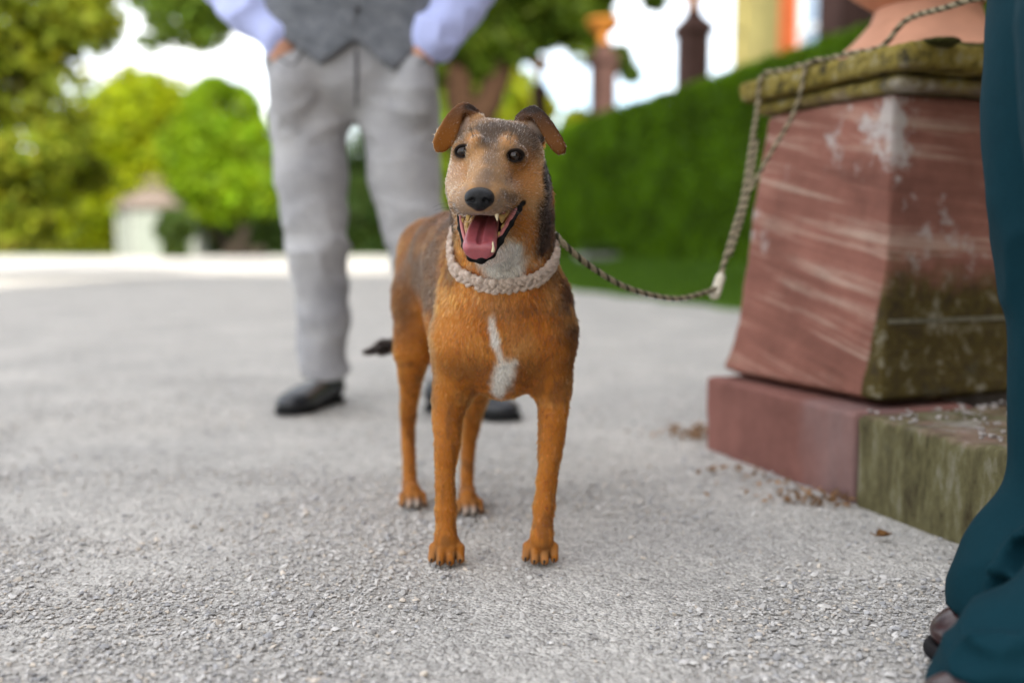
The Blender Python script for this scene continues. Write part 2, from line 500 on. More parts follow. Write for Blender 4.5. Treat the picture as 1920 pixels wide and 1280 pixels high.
# ---- leaves
def make_leaf_material(name, trans=0.40):
    m = bpy.data.materials.new(name); m.use_nodes = True; nt = m.node_tree
    for n in list(nt.nodes): nt.nodes.remove(n)
    out = nt.nodes.new('ShaderNodeOutputMaterial')
    an = nd(nt, 'ShaderNodeAttribute', attribute_name='tint')
    df = nd(nt, 'ShaderNodeBsdfPrincipled', Roughness=0.55); df.inputs['Specular IOR Level'].default_value = 0.12
    tr = nd(nt, 'ShaderNodeBsdfTranslucent')
    hs = nd(nt, 'ShaderNodeHueSaturation', Hue=0.49, Saturation=1.15, Value=1.7)
    mx = nd(nt, 'ShaderNodeMixShader'); mx.inputs[0].default_value = trans
    nt.links.new(an.outputs['Color'], df.inputs['Base Color']); nt.links.new(an.outputs['Color'], hs.inputs['Color'])
    nt.links.new(hs.outputs['Color'], tr.inputs['Color'])
    nt.links.new(df.outputs[0], mx.inputs[1]); nt.links.new(tr.outputs[0], mx.inputs[2]); nt.links.new(mx.outputs[0], out.inputs['Surface'])
    return m
leaf_mat = make_leaf_material("leaf")
bark_mat = simple_mat("bark", (0.034, 0.018, 0.010), 0.9, noise=0.5, nscale=9, bump=0.8, bscale=30)
dark_bark = simple_mat("dark_bark", (0.028, 0.022, 0.016), 0.9, noise=0.4, nscale=9, bump=0.8, bscale=30)

def leaf_mesh(name, C, Nrm, size, tint):
    """Leaf quads (pointed, folded a little) at C."""
    n = len(C)
    r = RNG.normal(size=(n, 3)); Nn = Nrm + r * 0.75; Nn /= np.linalg.norm(Nn, axis=1, keepdims=True)
    a = np.cross(Nn, RNG.normal(size=(n, 3))); a /= np.linalg.norm(a, axis=1, keepdims=True)
    b = np.cross(Nn, a)
    s = size * (0.6 + 0.8 * RNG.random((n, 1)))
    V = np.stack([C - a * s, C + b * s * 0.45 + Nn * s * 0.1, C + a * s, C - b * s * 0.45 + Nn * s * 0.1], 1).reshape(-1, 3)
    me = np_mesh(name, V, np.arange(n * 4).reshape(-1, 4))
    color_attr(me, 'tint', np.repeat(tint, 4, 0))
    return me

def crown_points(blobs, n, clump):
    vol = np.array([b[1] ** 2 for b in blobs]); idx = RNG.choice(len(blobs), n, p=vol / vol.sum())
    c = np.array([b[0] for b in blobs])[idx]; r = np.array([b[1] for b in blobs])[idx]
    d = RNG.normal(size=(n, 3)); d /= np.linalg.norm(d, axis=1, keepdims=True)
    q = c + d * (r * (0.35 + 0.75 * RNG.random(n) ** 0.6))[:, None] * np.array([1, 1, 0.9])
    k = fbm(q, clump, 2, 77)
    return q, d, k

def make_tree(name, label, base, blobs, nleaf, leaf, col, trunk=None, trunk_r=0.2, group=None, clump=1.2, gap=0.42, bark=None, cat="tree", vary=0.5):
    """blobs: (centre, radius) in metres. Limbs run from the trunk's head to the larger blobs."""
    base = np.array(base, float)
    root = empty(name, base); tag(root, label, cat, group)
    if trunk is None:
        top = min((b[0] for b in blobs), key=lambda p: p[2]); trunk = [[base, base * 0.5 + np.array([top[0], top[1], top[2]]) * 0.5, np.array(blobs[0][0])]]
    parts = []
    for k, path in enumerate(trunk):
        P = smooth_path(path, 14)
        P[1:-1, :2] += RNG.normal(0, trunk_r * 0.08, (12, 2))
        rr = np.linspace(1.0 if k == 0 else 0.72, 0.42, 14) * trunk_r; 
        if k == 0: rr[0] *= 1.35; rr[1] *= 1.1
        parts.append(tube(P, rr, 9))
    heads = [np.array(p[-1]) for p in trunk]
    for c, r in blobs:
        h = min(heads, key=lambda q: np.linalg.norm(q - c))
        if np.linalg.norm(h - c) < 0.15: continue
        mid = (h + np.array(c)) / 2 + RNG.normal(0, 0.1, 3) * np.linalg.norm(h - c) + np.array([0, 0, -0.06 * np.linalg.norm(h - c)])
        parts.append(tube(smooth_path([h, mid, np.array(c)], 8), np.linspace(0.36, 0.08, 8) * trunk_r, 6))
    V, F = merge(parts)
    link_mesh("trunk", pymesh(name + "_trunk", V - base, F, True), bark or dark_bark, root)
    q, d, k = crown_points(blobs, nleaf, clump)
    keep = (k > gap) | (RNG.random(len(k)) < 0.12)
    q, d, k = q[keep], d[keep], k[keep]
    tone = 1 + vary * (fbm(q, clump * 2.2, 2, 78) - 0.5) * 2
    tint = np.array(col) * tone[:, None] * (0.75 + 0.5 * RNG.random((len(q), 1)))
    hue = RNG.normal(0, 0.10, (len(q), 1)); tint = tint * np.concatenate([1 + hue, np.ones_like(hue), 1 - hue], 1)
    o = link_mesh("crown", leaf_mesh(name + "_crown", q - base, d * 0.8 + np.array([0, 0, 0.5]), leaf, np.clip(tint, 0.002, 0.4)), leaf_mat, root)
    return root

def B(px, py, Y, rpx):
    return (at(px, py, Y), rpx * Y / FPX)

def build_plants():
    # hedge
    L_ = 16.6; base = HEDGE0
    root = empty("hedge", base); tag(root, "long clipped dark green hedge running beside the court behind the stone plinth", "hedge")
    Nx, Nz = 90, 16
    V, F = [], []
    prof = [(0.0, 0.22), (0.05, 0.7), (0.03, 1.4), (0.0, 2.1), (-0.12, 2.24), (-0.45, 2.27), (-0.8, 2.24), (-0.92, 2.0), (-0.92, 0.22)]
    for i in range(Nx):
        s_ = L_ * i / (Nx - 1)
        for j, (o_, z_) in enumerate(prof):
            w_ = 0.07 * math.sin(i * 0.9 + j) * math.sin(i * 0.31) 
            p = HU * s_ + HN * (o_ - 0.07 + (w_ if 0 < j < 7 else 0)); V.append((p[0], p[1], z_ + (0.03 * math.sin(i * 0.7) if 3 < j < 7 else 0)))
    m_ = len(prof)
    F = [(i * m_ + j, (i + 1) * m_ + j, (i + 1) * m_ + j + 1, i * m_ + j + 1) for i in range(Nx - 1) for j in range(m_ - 1)]
    F += [tuple(range(m_)), tuple((Nx - 1) * m_ + j for j in range(m_ - 1, -1, -1))]
    link_mesh("dark_core", pymesh("hedge_dark_core", V, F, True), simple_mat("hedge_inside", (0.018, 0.028, 0.008), 0.95, noise=0.5, nscale=8), root)  # solid dark core in place of branches, closes the view through the leaves
    n = 95000
    s_ = L_ * RNG.random(n) ** 0.8
    u = RNG.random(n); A = np.zeros((n, 3)); Nr = np.zeros((n, 3))
    fr = u < 0.72
    und = (fbm(np.stack([s_, u * 8, s_ * 0], 1), 1.4, 3, 15) - 0.5) * 0.30
    zz = 0.24 + 2.06 * RNG.random(n)
    A[fr] = (HEDGE0 + HU * s_[:, None] + HN * (0.03 + und * 0.6 + 0.05 * RNG.random(n))[:, None] + np.array([0, 0, 1.0]) * zz[:, None])[fr]; Nr[fr] = HN
    tp = ~fr
    A[tp] = (HEDGE0 + HU * s_[:, None] + HN * (0.02 - 0.98 * RNG.random(n))[:, None] + np.array([0, 0, 1.0]) * (2.26 + und * 0.5 + 0.07 * RNG.random(n))[:, None])[tp]; Nr[tp] = (0, 0, 1)
    tint = np.array([0.078, 0.158, 0.004]) * (0.15 + 1.5 * fbm(A, 2.6, 3, 19))[:, None] * (0.7 + 0.6 * RNG.random((n, 1)))
    link_mesh("foliage", leaf_mesh("hedge_foliage", A - base, Nr, 0.034, tint), leaf_mat, root)

    # trees, near to far
    Y = 15.0
    make_tree("weeping_tree", "tall olive green tree with hanging sprays, filling the left edge of the picture", ground(-60, 523)[:2].tolist() + [-0.02],
              [B(40, 10, Y, 120), B(-70, 120, Y, 150), B(110, 160, Y, 75), B(150, 40, Y, 75), B(60, 270, Y, 85), B(-80, 320, Y, 120), B(20, 380, Y, 70), B(120, 250, 16, 50), B(95, 400, 16.5, 60), B(-10, -120, Y, 150), B(160, -80, Y, 90), B(170, 330, 17, 40)],
              26000, 0.10, (0.140, 0.170, 0.014), trunk=[[ground(-60, 523), at(-50, 400, 15), at(-20, 200, 15), at(0, 60, 15)]], trunk_r=0.24, clump=1.1, gap=0.50)
    Y = 21.0
    make_tree("broad_tree", "tree whose green branch hangs in the sky left of the man's sleeve", [at(590, 505, Y)[0], Y, -0.02],
              [B(330, 30, Y, 62), B(400, -10, Y, 75), B(290, -50, Y, 75), B(450, -90, Y, 110), B(560, -160, Y, 130), B(270, 88, Y, 24), B(390, 70, Y, 35)],
              12000, 0.11, (0.080, 0.125, 0.014), trunk=[[np.array([at(590, 505, Y)[0], Y, 0]), at(590, 300, Y), at(565, 60, Y), at(540, -100, Y)]], trunk_r=0.22, clump=1.0, gap=0.45)
    Y = 30.0
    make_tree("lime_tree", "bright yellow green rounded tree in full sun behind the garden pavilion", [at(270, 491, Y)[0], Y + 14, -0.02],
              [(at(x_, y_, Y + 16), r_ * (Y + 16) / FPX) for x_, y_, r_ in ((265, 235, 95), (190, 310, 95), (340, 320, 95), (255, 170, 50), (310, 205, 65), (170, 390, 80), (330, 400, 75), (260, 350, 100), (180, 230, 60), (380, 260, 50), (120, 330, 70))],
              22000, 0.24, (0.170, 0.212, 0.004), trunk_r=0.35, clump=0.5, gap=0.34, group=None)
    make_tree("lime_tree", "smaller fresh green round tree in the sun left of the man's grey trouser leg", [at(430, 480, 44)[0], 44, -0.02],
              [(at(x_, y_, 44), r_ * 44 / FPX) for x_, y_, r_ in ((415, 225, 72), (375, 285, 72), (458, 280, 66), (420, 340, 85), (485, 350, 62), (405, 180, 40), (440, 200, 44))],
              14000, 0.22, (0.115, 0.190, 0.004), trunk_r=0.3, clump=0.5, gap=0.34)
    # forked tree behind the dog
    Y = 16.0
    b0 = np.array([at(885, 519, Y)[0], Y, 0.0])
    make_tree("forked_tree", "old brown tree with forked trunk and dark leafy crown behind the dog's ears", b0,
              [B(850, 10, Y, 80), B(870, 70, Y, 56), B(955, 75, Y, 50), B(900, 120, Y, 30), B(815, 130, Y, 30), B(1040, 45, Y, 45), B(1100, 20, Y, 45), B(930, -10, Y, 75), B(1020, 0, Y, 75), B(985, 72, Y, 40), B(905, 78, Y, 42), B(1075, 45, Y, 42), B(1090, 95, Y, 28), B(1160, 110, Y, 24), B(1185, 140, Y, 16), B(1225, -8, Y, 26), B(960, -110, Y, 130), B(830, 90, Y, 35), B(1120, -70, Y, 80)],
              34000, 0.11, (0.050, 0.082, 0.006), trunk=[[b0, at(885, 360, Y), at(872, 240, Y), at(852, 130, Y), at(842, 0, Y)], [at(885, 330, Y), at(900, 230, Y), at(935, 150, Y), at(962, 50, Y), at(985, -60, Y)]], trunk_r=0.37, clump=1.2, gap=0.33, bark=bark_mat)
    # sunlit shrubs seen under that tree
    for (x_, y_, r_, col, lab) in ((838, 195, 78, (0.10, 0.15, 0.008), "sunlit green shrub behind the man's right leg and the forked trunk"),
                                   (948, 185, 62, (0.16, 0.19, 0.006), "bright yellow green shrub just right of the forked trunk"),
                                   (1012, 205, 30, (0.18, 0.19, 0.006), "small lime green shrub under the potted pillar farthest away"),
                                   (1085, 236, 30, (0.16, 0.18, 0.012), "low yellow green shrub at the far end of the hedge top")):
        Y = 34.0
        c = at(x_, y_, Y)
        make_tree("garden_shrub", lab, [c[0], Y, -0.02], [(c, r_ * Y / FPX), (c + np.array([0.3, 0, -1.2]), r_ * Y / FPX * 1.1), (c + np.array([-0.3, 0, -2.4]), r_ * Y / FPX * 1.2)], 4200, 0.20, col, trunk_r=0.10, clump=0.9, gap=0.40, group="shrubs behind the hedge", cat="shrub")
    # dark belt of shrubs across the end of the court
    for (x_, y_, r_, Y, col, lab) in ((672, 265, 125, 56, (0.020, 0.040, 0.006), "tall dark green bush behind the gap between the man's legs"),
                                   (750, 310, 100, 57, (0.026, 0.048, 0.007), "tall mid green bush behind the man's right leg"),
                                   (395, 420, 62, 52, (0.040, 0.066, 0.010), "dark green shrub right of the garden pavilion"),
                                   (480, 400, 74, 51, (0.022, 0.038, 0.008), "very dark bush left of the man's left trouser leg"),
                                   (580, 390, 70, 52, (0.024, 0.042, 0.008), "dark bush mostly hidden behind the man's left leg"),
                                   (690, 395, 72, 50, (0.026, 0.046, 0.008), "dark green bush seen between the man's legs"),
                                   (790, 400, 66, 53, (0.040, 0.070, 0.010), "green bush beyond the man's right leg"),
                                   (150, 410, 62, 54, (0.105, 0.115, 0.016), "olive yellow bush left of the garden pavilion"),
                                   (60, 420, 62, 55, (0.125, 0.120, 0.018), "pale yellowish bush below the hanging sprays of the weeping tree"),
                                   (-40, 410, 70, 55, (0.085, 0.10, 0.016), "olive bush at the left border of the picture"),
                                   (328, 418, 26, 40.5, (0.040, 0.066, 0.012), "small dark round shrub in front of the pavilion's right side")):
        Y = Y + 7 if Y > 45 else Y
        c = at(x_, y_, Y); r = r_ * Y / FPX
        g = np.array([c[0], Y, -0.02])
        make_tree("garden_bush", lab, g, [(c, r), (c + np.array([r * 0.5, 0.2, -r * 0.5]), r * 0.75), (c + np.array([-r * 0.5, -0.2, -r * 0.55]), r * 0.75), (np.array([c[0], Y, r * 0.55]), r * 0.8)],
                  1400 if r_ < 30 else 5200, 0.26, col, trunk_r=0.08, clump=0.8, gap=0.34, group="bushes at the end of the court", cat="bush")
    # woods far off, one mass
    n = 30000
    xw = RNG.uniform(-75, 75, n); yw = 84 + RNG.uniform(0, 14, n)
    hw = 5.0 + 3.4 * vnoise(np.stack([xw, xw * 0, xw * 0], 1), 0.16, 5) + 2.0 * vnoise(np.stack([xw, xw * 0, xw * 0], 1), 0.5, 6)
    zw = hw * RNG.random(n) ** 0.8
    C = np.stack([xw, yw, zw], 1)
    tint = np.array([0.06, 0.092, 0.014]) * (0.5 + fbm(C, 0.25, 3, 8))[:, None] * (0.7 + 0.6 * RNG.random((n, 1)))
    tag(link_mesh("distant_woods", leaf_mesh("distant_woods", C, np.tile(np.array([0, -0.8, 0.5]), (n, 1)), 0.55, tint), leaf_mat), "far green woods closing the view beyond the court", None, kind="stuff")
# ================================================================== buildings and stone
def prism_box(lo, hi):
    x0, y0, z0 = lo; x1, y1, z1 = hi
    V = [(x0,y0,z0),(x1,y0,z0),(x1,y1,z0),(x0,y1,z0),(x0,y0,z1),(x1,y0,z1),(x1,y1,z1),(x0,y1,z1)]
    F = [(0,3,2,1),(4,5,6,7),(0,1,5,4),(1,2,6,5),(2,3,7,6),(3,0,4,7)]
    return np.array(V, float), F

def build_unseen_house():
    # unseen tall house, put behind the viewer to cast the shade over the near court
    root = empty("unseen_house", (12, -22, 0)); tag(root, "unseen tall plastered house added behind the viewer to shade the near court", "building")
    wall = simple_mat("pale_plaster", (0.24, 0.20, 0.155), 0.9, noise=0.1, nscale=0.8)
    slate = simple_mat("slate", (0.10, 0.09, 0.09), 0.8, noise=0.2, nscale=3)
    red = simple_mat("unseen_house_trim", (0.30, 0.13, 0.085), 0.85, noise=0.2, nscale=3)
    glass = simple_mat("unseen_house_glass", (0.03, 0.035, 0.04), 0.1, spec=0.5)
    X0, X1, Y0, Y1, H = 0.7, 30.0, -27.0, -16.0, 23.0
    o = np.array([12, -22, 0.0])
    V, F = prism_box((X0, Y0, -0.02), (X1, Y1, H)); link_mesh("wall", pymesh("unseen_house_wall", V - o, F), wall, root)
    V = [(X0 - .3, Y0 - .3, H + 0.003), (X1 + .3, Y0 - .3, H + 0.003), (X1 + .3, Y1 + .3, H + 0.003), (X0 - .3, Y1 + .3, H + 0.003), (X0 + 1.8, Y0 + 2, H + 3.2), (X1 - 2, Y0 + 2, H + 3.2), (X1 - 2, Y1 - 5.2, H + 3.2), (X0 + 1.8, Y1 - 5.2, H + 3.2)]
    link_mesh("roof", pymesh("unseen_house_roof", np.array(V) - o, prism_box((0,0,0),(1,1,1))[1]), slate, root)
    # unseen wing added along the right of the court to block sky light
    V, F = prism_box((6.2, Y1 + 0.004, -0.02), (17.0, 2.5, 13.5)); link_mesh("sky_block_wing", pymesh("unseen_house_sky_block_wing", V - o, F), wall, root)
    for r in range(5):
        for c in range(2):
            x = X0 + 2.2 + c * 3.2; z = 1.2 + r * 3.8
            V, F = prism_box((x - .15, Y1 - 0.05, z - .15), (x + 1.35, Y1 + 0.06, z + 2.25)); w = link_mesh("window_frame", pymesh("unseen_house_window_frame", V - o, F), red, root)
            V, F = prism_box((x, Y1 - 0.02, z), (x + 1.2, Y1 + 0.08, z + 2.1)); link_mesh("pane", pymesh("unseen_house_pane", V - o, F), glass, w)

def build_yellow_house():
    u = np.array([0.30, -0.954, 0]); nrm = np.array([-0.954, -0.30, 0]); c0 = np.array([4.80, 22.0, 0.0])
    root = empty("yellow_house", c0); tag(root, "yellow plastered house with red sandstone window surround rising over the hedge", "house")
    def slab(s0, s1, z0, z1, d0, d1):
        """Block along the front: s along the wall, z up, d out of the wall."""
        P = [u * s + nrm * d + np.array([0, 0, z]) for z in (z0, z1) for s, d in ((s0, d0), (s1, d0), (s1, d1), (s0, d1))]
        return np.array(P), [(0,1,2,3),(4,7,6,5),(0,4,5,1),(1,5,6,2),(2,6,7,3),(3,7,4,0)]
    wall = simple_mat("yellow_plaster", (0.36, 0.305, 0.115), 0.9, noise=0.14, nscale=2.0, bump=0.15, bscale=60)
    red = simple_mat("window_sandstone", (0.50, 0.115, 0.035), 0.8, noise=0.18, nscale=6)
    white = simple_mat("window_paint", (0.72, 0.72, 0.72), 0.5)
    glass, nt, b = new_mat("house_glass"); b.inputs['Base Color'].default_value = (0.42, 0.45, 0.48, 1); b.inputs['Roughness'].default_value = 0.08; b.inputs['Metallic'].default_value = 0.55
    parts = []
    wins = [(2.45, 5.0, 3.1, 7.4), (7.8, 10.0, 3.1, 7.4), (2.45, 5.0, 8.9, 11.6), (7.8, 10.0, 8.9, 11.6)]
    V, F = slab(0, 13.5, -0.02, 13.5, -8.0, 0.0)
    link_mesh("wall", pymesh("house_wall", V, F), wall, root)
    V, F = slab(-0.4, 13.9, 13.503, 13.9, -8.4, 0.4); link_mesh("eaves", pymesh("house_eaves", V, F), red, root)
    P = [u * s + nrm * d + np.array([0, 0, z]) for s, d, z in ((-0.4, 0.4, 13.903), (13.9, 0.4, 13.903), (13.9, -8.4, 13.903), (-0.4, -8.4, 13.903), (3.5, -4, 18), (10, -4, 18))]
    link_mesh("roof", pymesh("house_roof", P, [(0,1,5,4),(1,2,5),(2,3,4,5),(3,0,4),(3,2,1,0)]), simple_mat("roof_tile", (0.22, 0.10, 0.06), 0.85, noise=0.3, nscale=4), root)
    for k in range(24):
        V, F = slab(-0.02, 0.42 if k % 2 else 0.28, 0.02 + k * 0.56, 0.56 + k * 0.56, -0.3, 0.035); link_mesh("quoin", pymesh("quoin", V, F), wall, root)
    for s0, s1, z0, z1 in wins:
        fr = merge([slab(s0 - 0.58, s0, z0 - 0.4, z1 + 0.45, -0.2, 0.09), slab(s1, s1 + 0.5, z0 - 0.4, z1 + 0.45, -0.2, 0.09), slab(s0, s1, z1, z1 + 0.45, -0.2, 0.088), slab(s0, s1, z0 - 0.4, z0, -0.2, 0.13)])
        w = link_mesh("window", pymesh("house_window_surround", *fr), red, root)
        V, F = slab(s0, s1, z0, z1, -0.2, 0.012); link_mesh("pane", pymesh("house_pane", V, F), glass, w)
        bars = [slab(s0, s0 + 0.14, z0, z1, -0.1, 0.05), slab(s1 - 0.14, s1, z0, z1, -0.1, 0.05)]
        mid = (s0 + s1) / 2; bars.append(slab(mid - 0.12, mid + 0.12, z0, z1, -0.1, 0.06))
        for f in (0.0, 0.33, 0.66, 0.96): bars.append(slab(s0 + 0.14, s1 - 0.14, z0 + f * (z1 - z0), z0 + f * (z1 - z0) + 0.12, -0.1, 0.045))
        link_mesh("frame", pymesh("house_window_frame", *merge(bars)), white, w)

def build_pillars():
    stone = simple_mat("pillar_sandstone_shaded", (0.060, 0.033, 0.028), 0.85, noise=0.3, nscale=7, bump=0.3, bscale=30)  # stone darkened in its colour to stand for the shade on the pillars
    pot = simple_mat("pillar_terracotta", (0.46, 0.18, 0.035), 0.8, noise=0.15, nscale=8)
    labs = [(1592, -92, 9.2, 0.36, "nearest red sandstone pillar with a potted top, in front of the yellow house"),
            (1300, 45, 12.1, 0.30, "red sandstone pillar carrying a pot, standing against the white sky left of the yellow house"),
            (1131, 104, 14.9, 0.30, "brown sandstone pillar topped by an orange pot, between two white sky gaps"),
            (1012, 166, 17.9, 0.22, "small far pillar with a bright orange pot just above the dog's right ear")]
    for px, py, Y, w, lab in labs:
        top = at(px, py, Y); base = np.array([top[0], Y, 0.0]); zt = top[2]
        root = empty("garden_pillar", base); tag(root, lab, "pillar", "sandstone pillars with pots behind the hedge")
        h = w / 2
        def rect(s, z): return [(-s, -s, z), (s, -s, z), (s, s, z), (-s, s, z)]
        def stack(levels):
            V = [p for s, z in levels for p in rect(s, z)]; n = len(levels)
            F = [(i*4+j, i*4+(j+1)%4, (i+1)*4+(j+1)%4, (i+1)*4+j) for i in range(n-1) for j in range(4)] + [(3,2,1,0), tuple((n-1)*4+j for j in range(4))]
            return V, F
        ang = math.atan2(HU[1], HU[0])
        root.rotation_euler = (0, 0, ang)
        link_mesh("shaft", pymesh("pillar_shaft", *stack([(h * 1.35, -0.02), (h * 1.35, 0.3), (h, 0.36), (h, zt - 0.16)])), stone, root)
        link_mesh("cap", pymesh("pillar_cap", *stack([(h, zt - 0.157), (h * 1.28, zt - 0.10), (h * 1.28, zt - 0.05), (h * 0.5, zt + 0.10), (h * 0.42, zt + 0.16)])), stone, root)
        k = w / 0.30
        prof = [(0.075, zt + 0.163), (0.085, zt + 0.20), (0.055, zt + 0.23), (0.10, zt + 0.30), (0.20, zt + 0.37), (0.235, zt + 0.46), (0.255, zt + 0.465), (0.255, zt + 0.50), (0.21, zt + 0.50), (0.19, zt + 0.44), (0.02, zt + 0.43)]
        link_mesh("pot", pymesh("pillar_pot", *lathe([(r * k, z) for r, z in prof], 20), True), pot, root)

def build_pavilion():
    Y = 43.0; c = at(279, 478, Y); base = np.array([c[0], Y + 1.7, 0.0])
    root = empty("garden_pavilion", base); tag(root, "small pale octagonal garden pavilion with two tiered brown roof across the court", "pavilion")
    white = simple_mat("pavilion_paint_shaded", (0.165, 0.185, 0.16), 0.7, noise=0.12, nscale=3)  # wall paint darkened to carry the shade of the trees
    post = simple_mat("pavilion_post", (0.22, 0.23, 0.21), 0.6)
    roofm = simple_mat("pavilion_roof", (0.13, 0.105, 0.09), 0.85, noise=0.25, nscale=5)
    dark = simple_mat("pavilion_glass", (0.10, 0.13, 0.11), 0.25)
    def oct(r, z): return [(r * math.cos(math.pi / 8 + k * math.pi / 4), r * math.sin(math.pi / 8 + k * math.pi / 4), z) for k in range(8)]
    def rings(levels):
        V = [p for r, z in levels for p in oct(r, z)]; n = len(levels)
        F = [(i*8+j, i*8+(j+1)%8, (i+1)*8+(j+1)%8, (i+1)*8+j) for i in range(n-1) for j in range(8)] + [tuple(range(7,-1,-1)), tuple((n-1)*8+j for j in range(8))]
        return V, F
    R = 1.82
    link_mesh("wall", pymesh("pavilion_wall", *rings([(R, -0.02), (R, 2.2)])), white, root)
    link_mesh("roof", pymesh("pavilion_roof", *rings([(R + 0.30, 2.12), (R + 0.30, 2.203), (R * 0.62, 2.95), (R * 0.52, 3.06)])), roofm, root)
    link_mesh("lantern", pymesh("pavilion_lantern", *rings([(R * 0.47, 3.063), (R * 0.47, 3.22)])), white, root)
    link_mesh("dome", pymesh("pavilion_dome", *rings([(R * 0.58, 3.223), (R * 0.54, 3.40), (R * 0.36, 3.70), (R * 0.10, 3.88), (0.05, 4.0)])), roofm, root)
    link_mesh("finial", pymesh("pavilion_finial", *lathe([(0.03, 3.98), (0.09, 4.08), (0.02, 4.18), (0.01, 4.3)], 8)), post, root)
    for k in range(8):
        a = math.pi / 8 + k * math.pi / 4
        P = np.array([[(R + 0.02) * math.cos(a), (R + 0.02) * math.sin(a), z] for z in (0.0, 1.1, 2.19)])
        link_mesh("post", pymesh("pavilion_post", *tube(P, 0.08, 6)), post, root)
        a2 = k * math.pi / 4; rr = R * math.cos(math.pi / 8) + 0.012
        t_ = np.array([-math.sin(a2), math.cos(a2), 0]); n_ = np.array([math.cos(a2), math.sin(a2), 0])
        if k in (0, 7, 1):
            V = [n_ * rr + t_ * s + np.array([0, 0, z]) for s, z in ((-0.38, 0.75), (0.38, 0.75), (0.38, 1.95), (-0.38, 1.95))]
            V += [v - n_ * 0.05 for v in V]
            link_mesh("window", pymesh("pavilion_window", V, [(0,1,2,3),(7,6,5,4),(0,4,5,1),(1,5,6,2),(2,6,7,3),(3,7,4,0)]), dark, root)
    # white garden vase beside it
    v0 = ground(335, 479); v0[2] = 0
    root = empty("garden_vase", v0); tag(root, "small white stone vase on a pedestal beside the pavilion", "vase")
    ws = simple_mat("white_stone", (0.62, 0.60, 0.55), 0.7, noise=0.1, nscale=6)
    link_mesh("pedestal", pymesh("vase_pedestal", *lathe([(0.36, -0.02), (0.36, 0.12), (0.28, 0.16), (0.28, 0.58), (0.34, 0.64), (0.34, 0.70)], 4)), ws, root)
    link_mesh("bowl", pymesh("vase_bowl", *lathe([(0.16, 0.703), (0.10, 0.78), (0.28, 0.92), (0.36, 1.06), (0.40, 1.20), (0.33, 1.20), (0.26, 1.06), (0.02, 1.0)], 18), True), ws, root)
    # grey trough near the hedge
    g = ground(1130, 531); g[2] = 0
    root = empty("stone_trough", g); root.rotation_euler = (0, 0, math.atan2(HU[1], HU[0]) + 1.57)
    tag(root, "weathered grey stone trough on the gravel beside the grass bank", "trough")
    gs = simple_mat("trough_stone", (0.20, 0.20, 0.18), 0.9, noise=0.3, nscale=14, bump=0.4, bscale=50)
    def frus(l0, w0, l1, w1, z0, z1): return np.array([(-l0,-w0,z0),(l0,-w0,z0),(l0,w0,z0),(-l0,w0,z0),(-l1,-w1,z1),(l1,-w1,z1),(l1,w1,z1),(-l1,w1,z1)]), prism_box((0,0,0),(1,1,1))[1]
    link_mesh("basin", pymesh("trough_basin", *frus(0.24, 0.18, 0.28, 0.21, -0.01, 0.33)), gs, root)
    link_mesh("rim", pymesh("trough_rim", *frus(0.31, 0.24, 0.31, 0.24, 0.333, 0.40)), gs, root)
    n = 500; C = np.stack([RNG.uniform(-0.25, 0.25, n), RNG.uniform(-0.17, 0.17, n), 0.405 + 0.10 * RNG.random(n)], 1)
    tag(link_mesh("plants", leaf_mesh("trough_plants", C, np.tile(np.array([0, 0, 1.0]), (n, 1)), 0.04, np.tile(np.array([0.05, 0.09, 0.02]), (n, 1))), leaf_mat, root), kind="stuff")

# ---- sandstone plinth
def stone_solid(planes, lo, hi, h=0.007, rnd=0.012, noise=0.005, nsc=14, seed=1, flare=None):
    """Worn block: planes are (point, outward normal); edges rounded by rnd, faces uneven by noise."""
    f = Field(lo, hi, h)
    X, Y, Z = f._xyz((slice(None),) * 3)
    d = np.full(f.n, -1.0, np.float32)
    for pl_ in planes:
        p, n = pl_[0], pl_[1]; rr = pl_[2] if len(pl_) > 2 else rnd
        n = np.asarray(n, float); n = n / np.linalg.norm(n)
        b = ((X - p[0]) * n[0] + (Y - p[1]) * n[1] + (Z - p[2]) * n[2]).astype(np.float32) + np.zeros_like(d)
        m = np.maximum(rr - np.abs(d - b), 0) / rr
        d = np.maximum(d, b) + m * m * rr * 0.25
    f.d = d
    f.warp(lambda P: (fbm(P, nsc, 3, seed) - 0.5) * 2 * noise + ((fbm(P, nsc * 4, 2, seed + 5) - 0.5) * noise))
    if flare:                                                         # the foot of the shaft spreads a little
        f.warp(lambda P: -flare[1] * np.clip((flare[0] - P[:, 2]) / flare[2], 0, 1) ** 2 * (P[:, 2] > flare[3]))
    return f.mesh()

